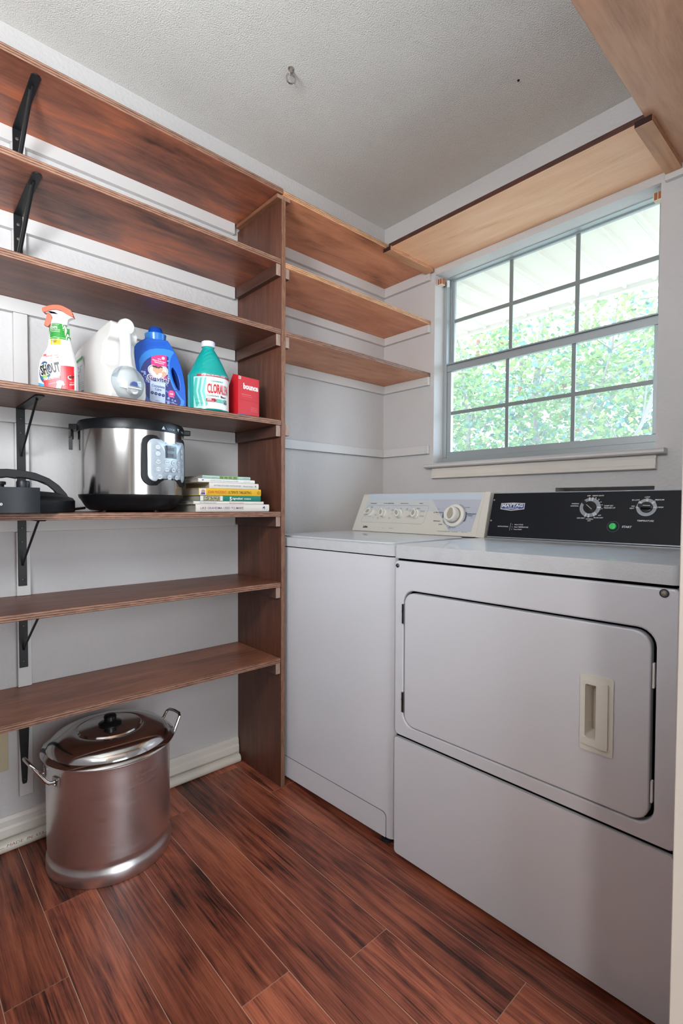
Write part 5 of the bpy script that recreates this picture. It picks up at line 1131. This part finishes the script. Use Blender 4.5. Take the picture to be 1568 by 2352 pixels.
# ------------------------------------------------------------------ outdoors
def outdoors():
    so = thing('roof_soffit', 'white ribbed soffit under the roof edge outside the window', 'soffit', (0.8, 0.53, 2.17))
    wm = mat('white_soffit_metal', 'd2cabc', 0.45)
    for i in range(26):
        x = -1.9 + i * 0.27 - 0.8
        b = MB().box(x, x + 0.2694, -0.395, 0.395, 0.0, 0.010)
        b.build('soffit_panel', wm, so, smooth=False)
        r = MB()
        for q in (0.02, 0.155): r.prism([(x + q, 0.0002), (x + q + 0.004, -0.014), (x + q + 0.016, -0.014), (x + q + 0.020, 0.0002)], 'y', -0.395, 0.388)
        r.build('rib', wm, so, smooth=False)
    MB().box(-2.7, 4.3, 0.3951, 0.42, -0.022, 0.16).build('fascia', wm, so, smooth=False)
    MB().box(-2.7, 4.3, -0.40, 0.42, 0.17, 0.20).build('roof_deck', mat('roof_grey', '8c8c88', 0.8), so, smooth=False)
    struct(MB().box(-6, 7, 0.13, 14, -0.5, -0.35).build('ground_outside', mat('pale_concrete', 'a09888', 0.9, var=0.08, vscale=3), smooth=False))
    bark = mat('grey_bark', '8a7c70', 0.9, bump=0.6, bscale=40)
    def leafmat(n, c):
        m = bpy.data.materials.new(n); m.use_nodes = True; nt = m.node_tree; nt.nodes.clear(); N = nt.nodes
        o = N.new('ShaderNodeOutputMaterial'); a = N.new('ShaderNodeBsdfDiffuse'); t = N.new('ShaderNodeBsdfTranslucent'); x = N.new('ShaderNodeMixShader')
        a.inputs[0].default_value = lin(c[0]); t.inputs[0].default_value = lin(c[1]); x.inputs[0].default_value = 0.55
        nt.links.new(a.outputs[0], x.inputs[1]); nt.links.new(t.outputs[0], x.inputs[2]); nt.links.new(x.outputs[0], o.inputs[0]); return m
    LM = [leafmat('leaf_green', ('52683a', '8ca060')), leafmat('leaf_blue_green', ('48685c', '78988a')), leafmat('leaf_yellow_green', ('687a3c', '98a85e')), leafmat('leaf_dry', ('805840', '986c54'))]
    def tree(name, lab, base, trunk, centre, rad, count, seed, size, wts):
        random.seed(seed); o = thing(name, lab, 'tree', base); bx, by, bz = base
        tb = MB(); tops = []
        for (p0, p1, r0, r1) in trunk:
            P = [Vector(p0) + (Vector(p1) - Vector(p0)) * t + Vector((random.uniform(-1, 1), random.uniform(-1, 1), 0)) * 0.05 * sin(pi * t) for t in [i / 8 for i in range(9)]]
            tb.tube([p - Vector(base) for p in P], [r0 + (r1 - r0) * i / 8 for i in range(9)], n=7)
            for i in range(3, 9):
                for _ in range(3):
                    d = Vector((random.uniform(-1, 1), random.uniform(-0.7, 0.7), random.uniform(0.1, 1))).normalized() * random.uniform(0.3, 0.8)
                    q = P[i]; m_ = q + d * 0.5 + Vector((0, 0, 0.04)); tb.tube([q - Vector(base), m_ - Vector(base), q + d - Vector(base)], [0.010, 0.006, 0.002], n=5); tops.append(q + d)
        tb.build('trunk', bark, o)
        lf = MB(); clumps = [Vector((random.uniform(-1, 1) * rad[0] + centre[0], random.uniform(-1, 1) * rad[1] + centre[1], random.uniform(-1, 1) * rad[2] + centre[2])) for _ in range(max(8, count // 60))] + tops
        for i in range(count):
            c = random.choice(clumps); p = c + Vector((random.gauss(0, 0.16), random.gauss(0, 0.16), random.gauss(0, 0.17)))
            s = random.uniform(0.6, 1.25) * size; a = random.uniform(0, 2 * pi); tl = random.uniform(-1.2, 0.5); ro = random.uniform(-0.9, 0.9)
            M3 = (Matrix.Rotation(a, 3, 'Z') @ Matrix.Rotation(tl, 3, 'Y') @ Matrix.Rotation(ro, 3, 'X'))
            shp = [(0, 0, 0), (0.38, -0.36, 0.05), (0.72, -0.26, 0.02), (1.05, 0, -0.10), (0.72, 0.26, 0.02), (0.38, 0.36, 0.05)]
            V = [p - Vector(base) + M3 @ (Vector(v) * s) for v in shp]
            V.append(p - Vector(base) + M3 @ (Vector((0.5, 0, -0.02)) * s))
            lf.add(V, [(0, 1, 6), (1, 2, 6), (2, 3, 6), (3, 4, 6), (4, 5, 6), (5, 0, 6)], random.choices(range(4), wts)[0])
        g = lf.build('foliage', LM, o, smooth=False, kind='stuff')
    tree('leafy_tree', 'leafy green tree filling the window view, thin grey trunk', (-0.75, 3.1, -0.35),
         [((-0.75, 3.1, -0.35), (-0.62, 3.0, 3.6), 0.06, 0.02), ((-1.4, 3.2, -0.35), (-1.7, 3.1, 3.3), 0.04, 0.012), ((-0.3, 2.9, 0.3), (0.75, 2.7, 2.6), 0.03, 0.008), ((-0.8, 3.0, 0.0), (0.1, 2.8, 2.4), 0.03, 0.008)],
         (-1.0, 3.05, 1.75), (1.25, 0.55, 1.35), 9500, 21, 0.062, (6, 2, 3, 0.25))
    tree('background_tree', 'paler blue-green trees further behind the leafy tree', (-2.6, 6.2, -0.35),
         [((-2.6, 6.2, -0.35), (-2.5, 6.1, 4.0), 0.09, 0.03), ((-0.9, 6.5, -0.35), (-0.7, 6.4, 3.0), 0.07, 0.02)],
         (-2.4, 6.3, 2.0), (2.9, 0.8, 1.7), 12000, 5, 0.12, (4, 3, 2, 0))
outdoors()
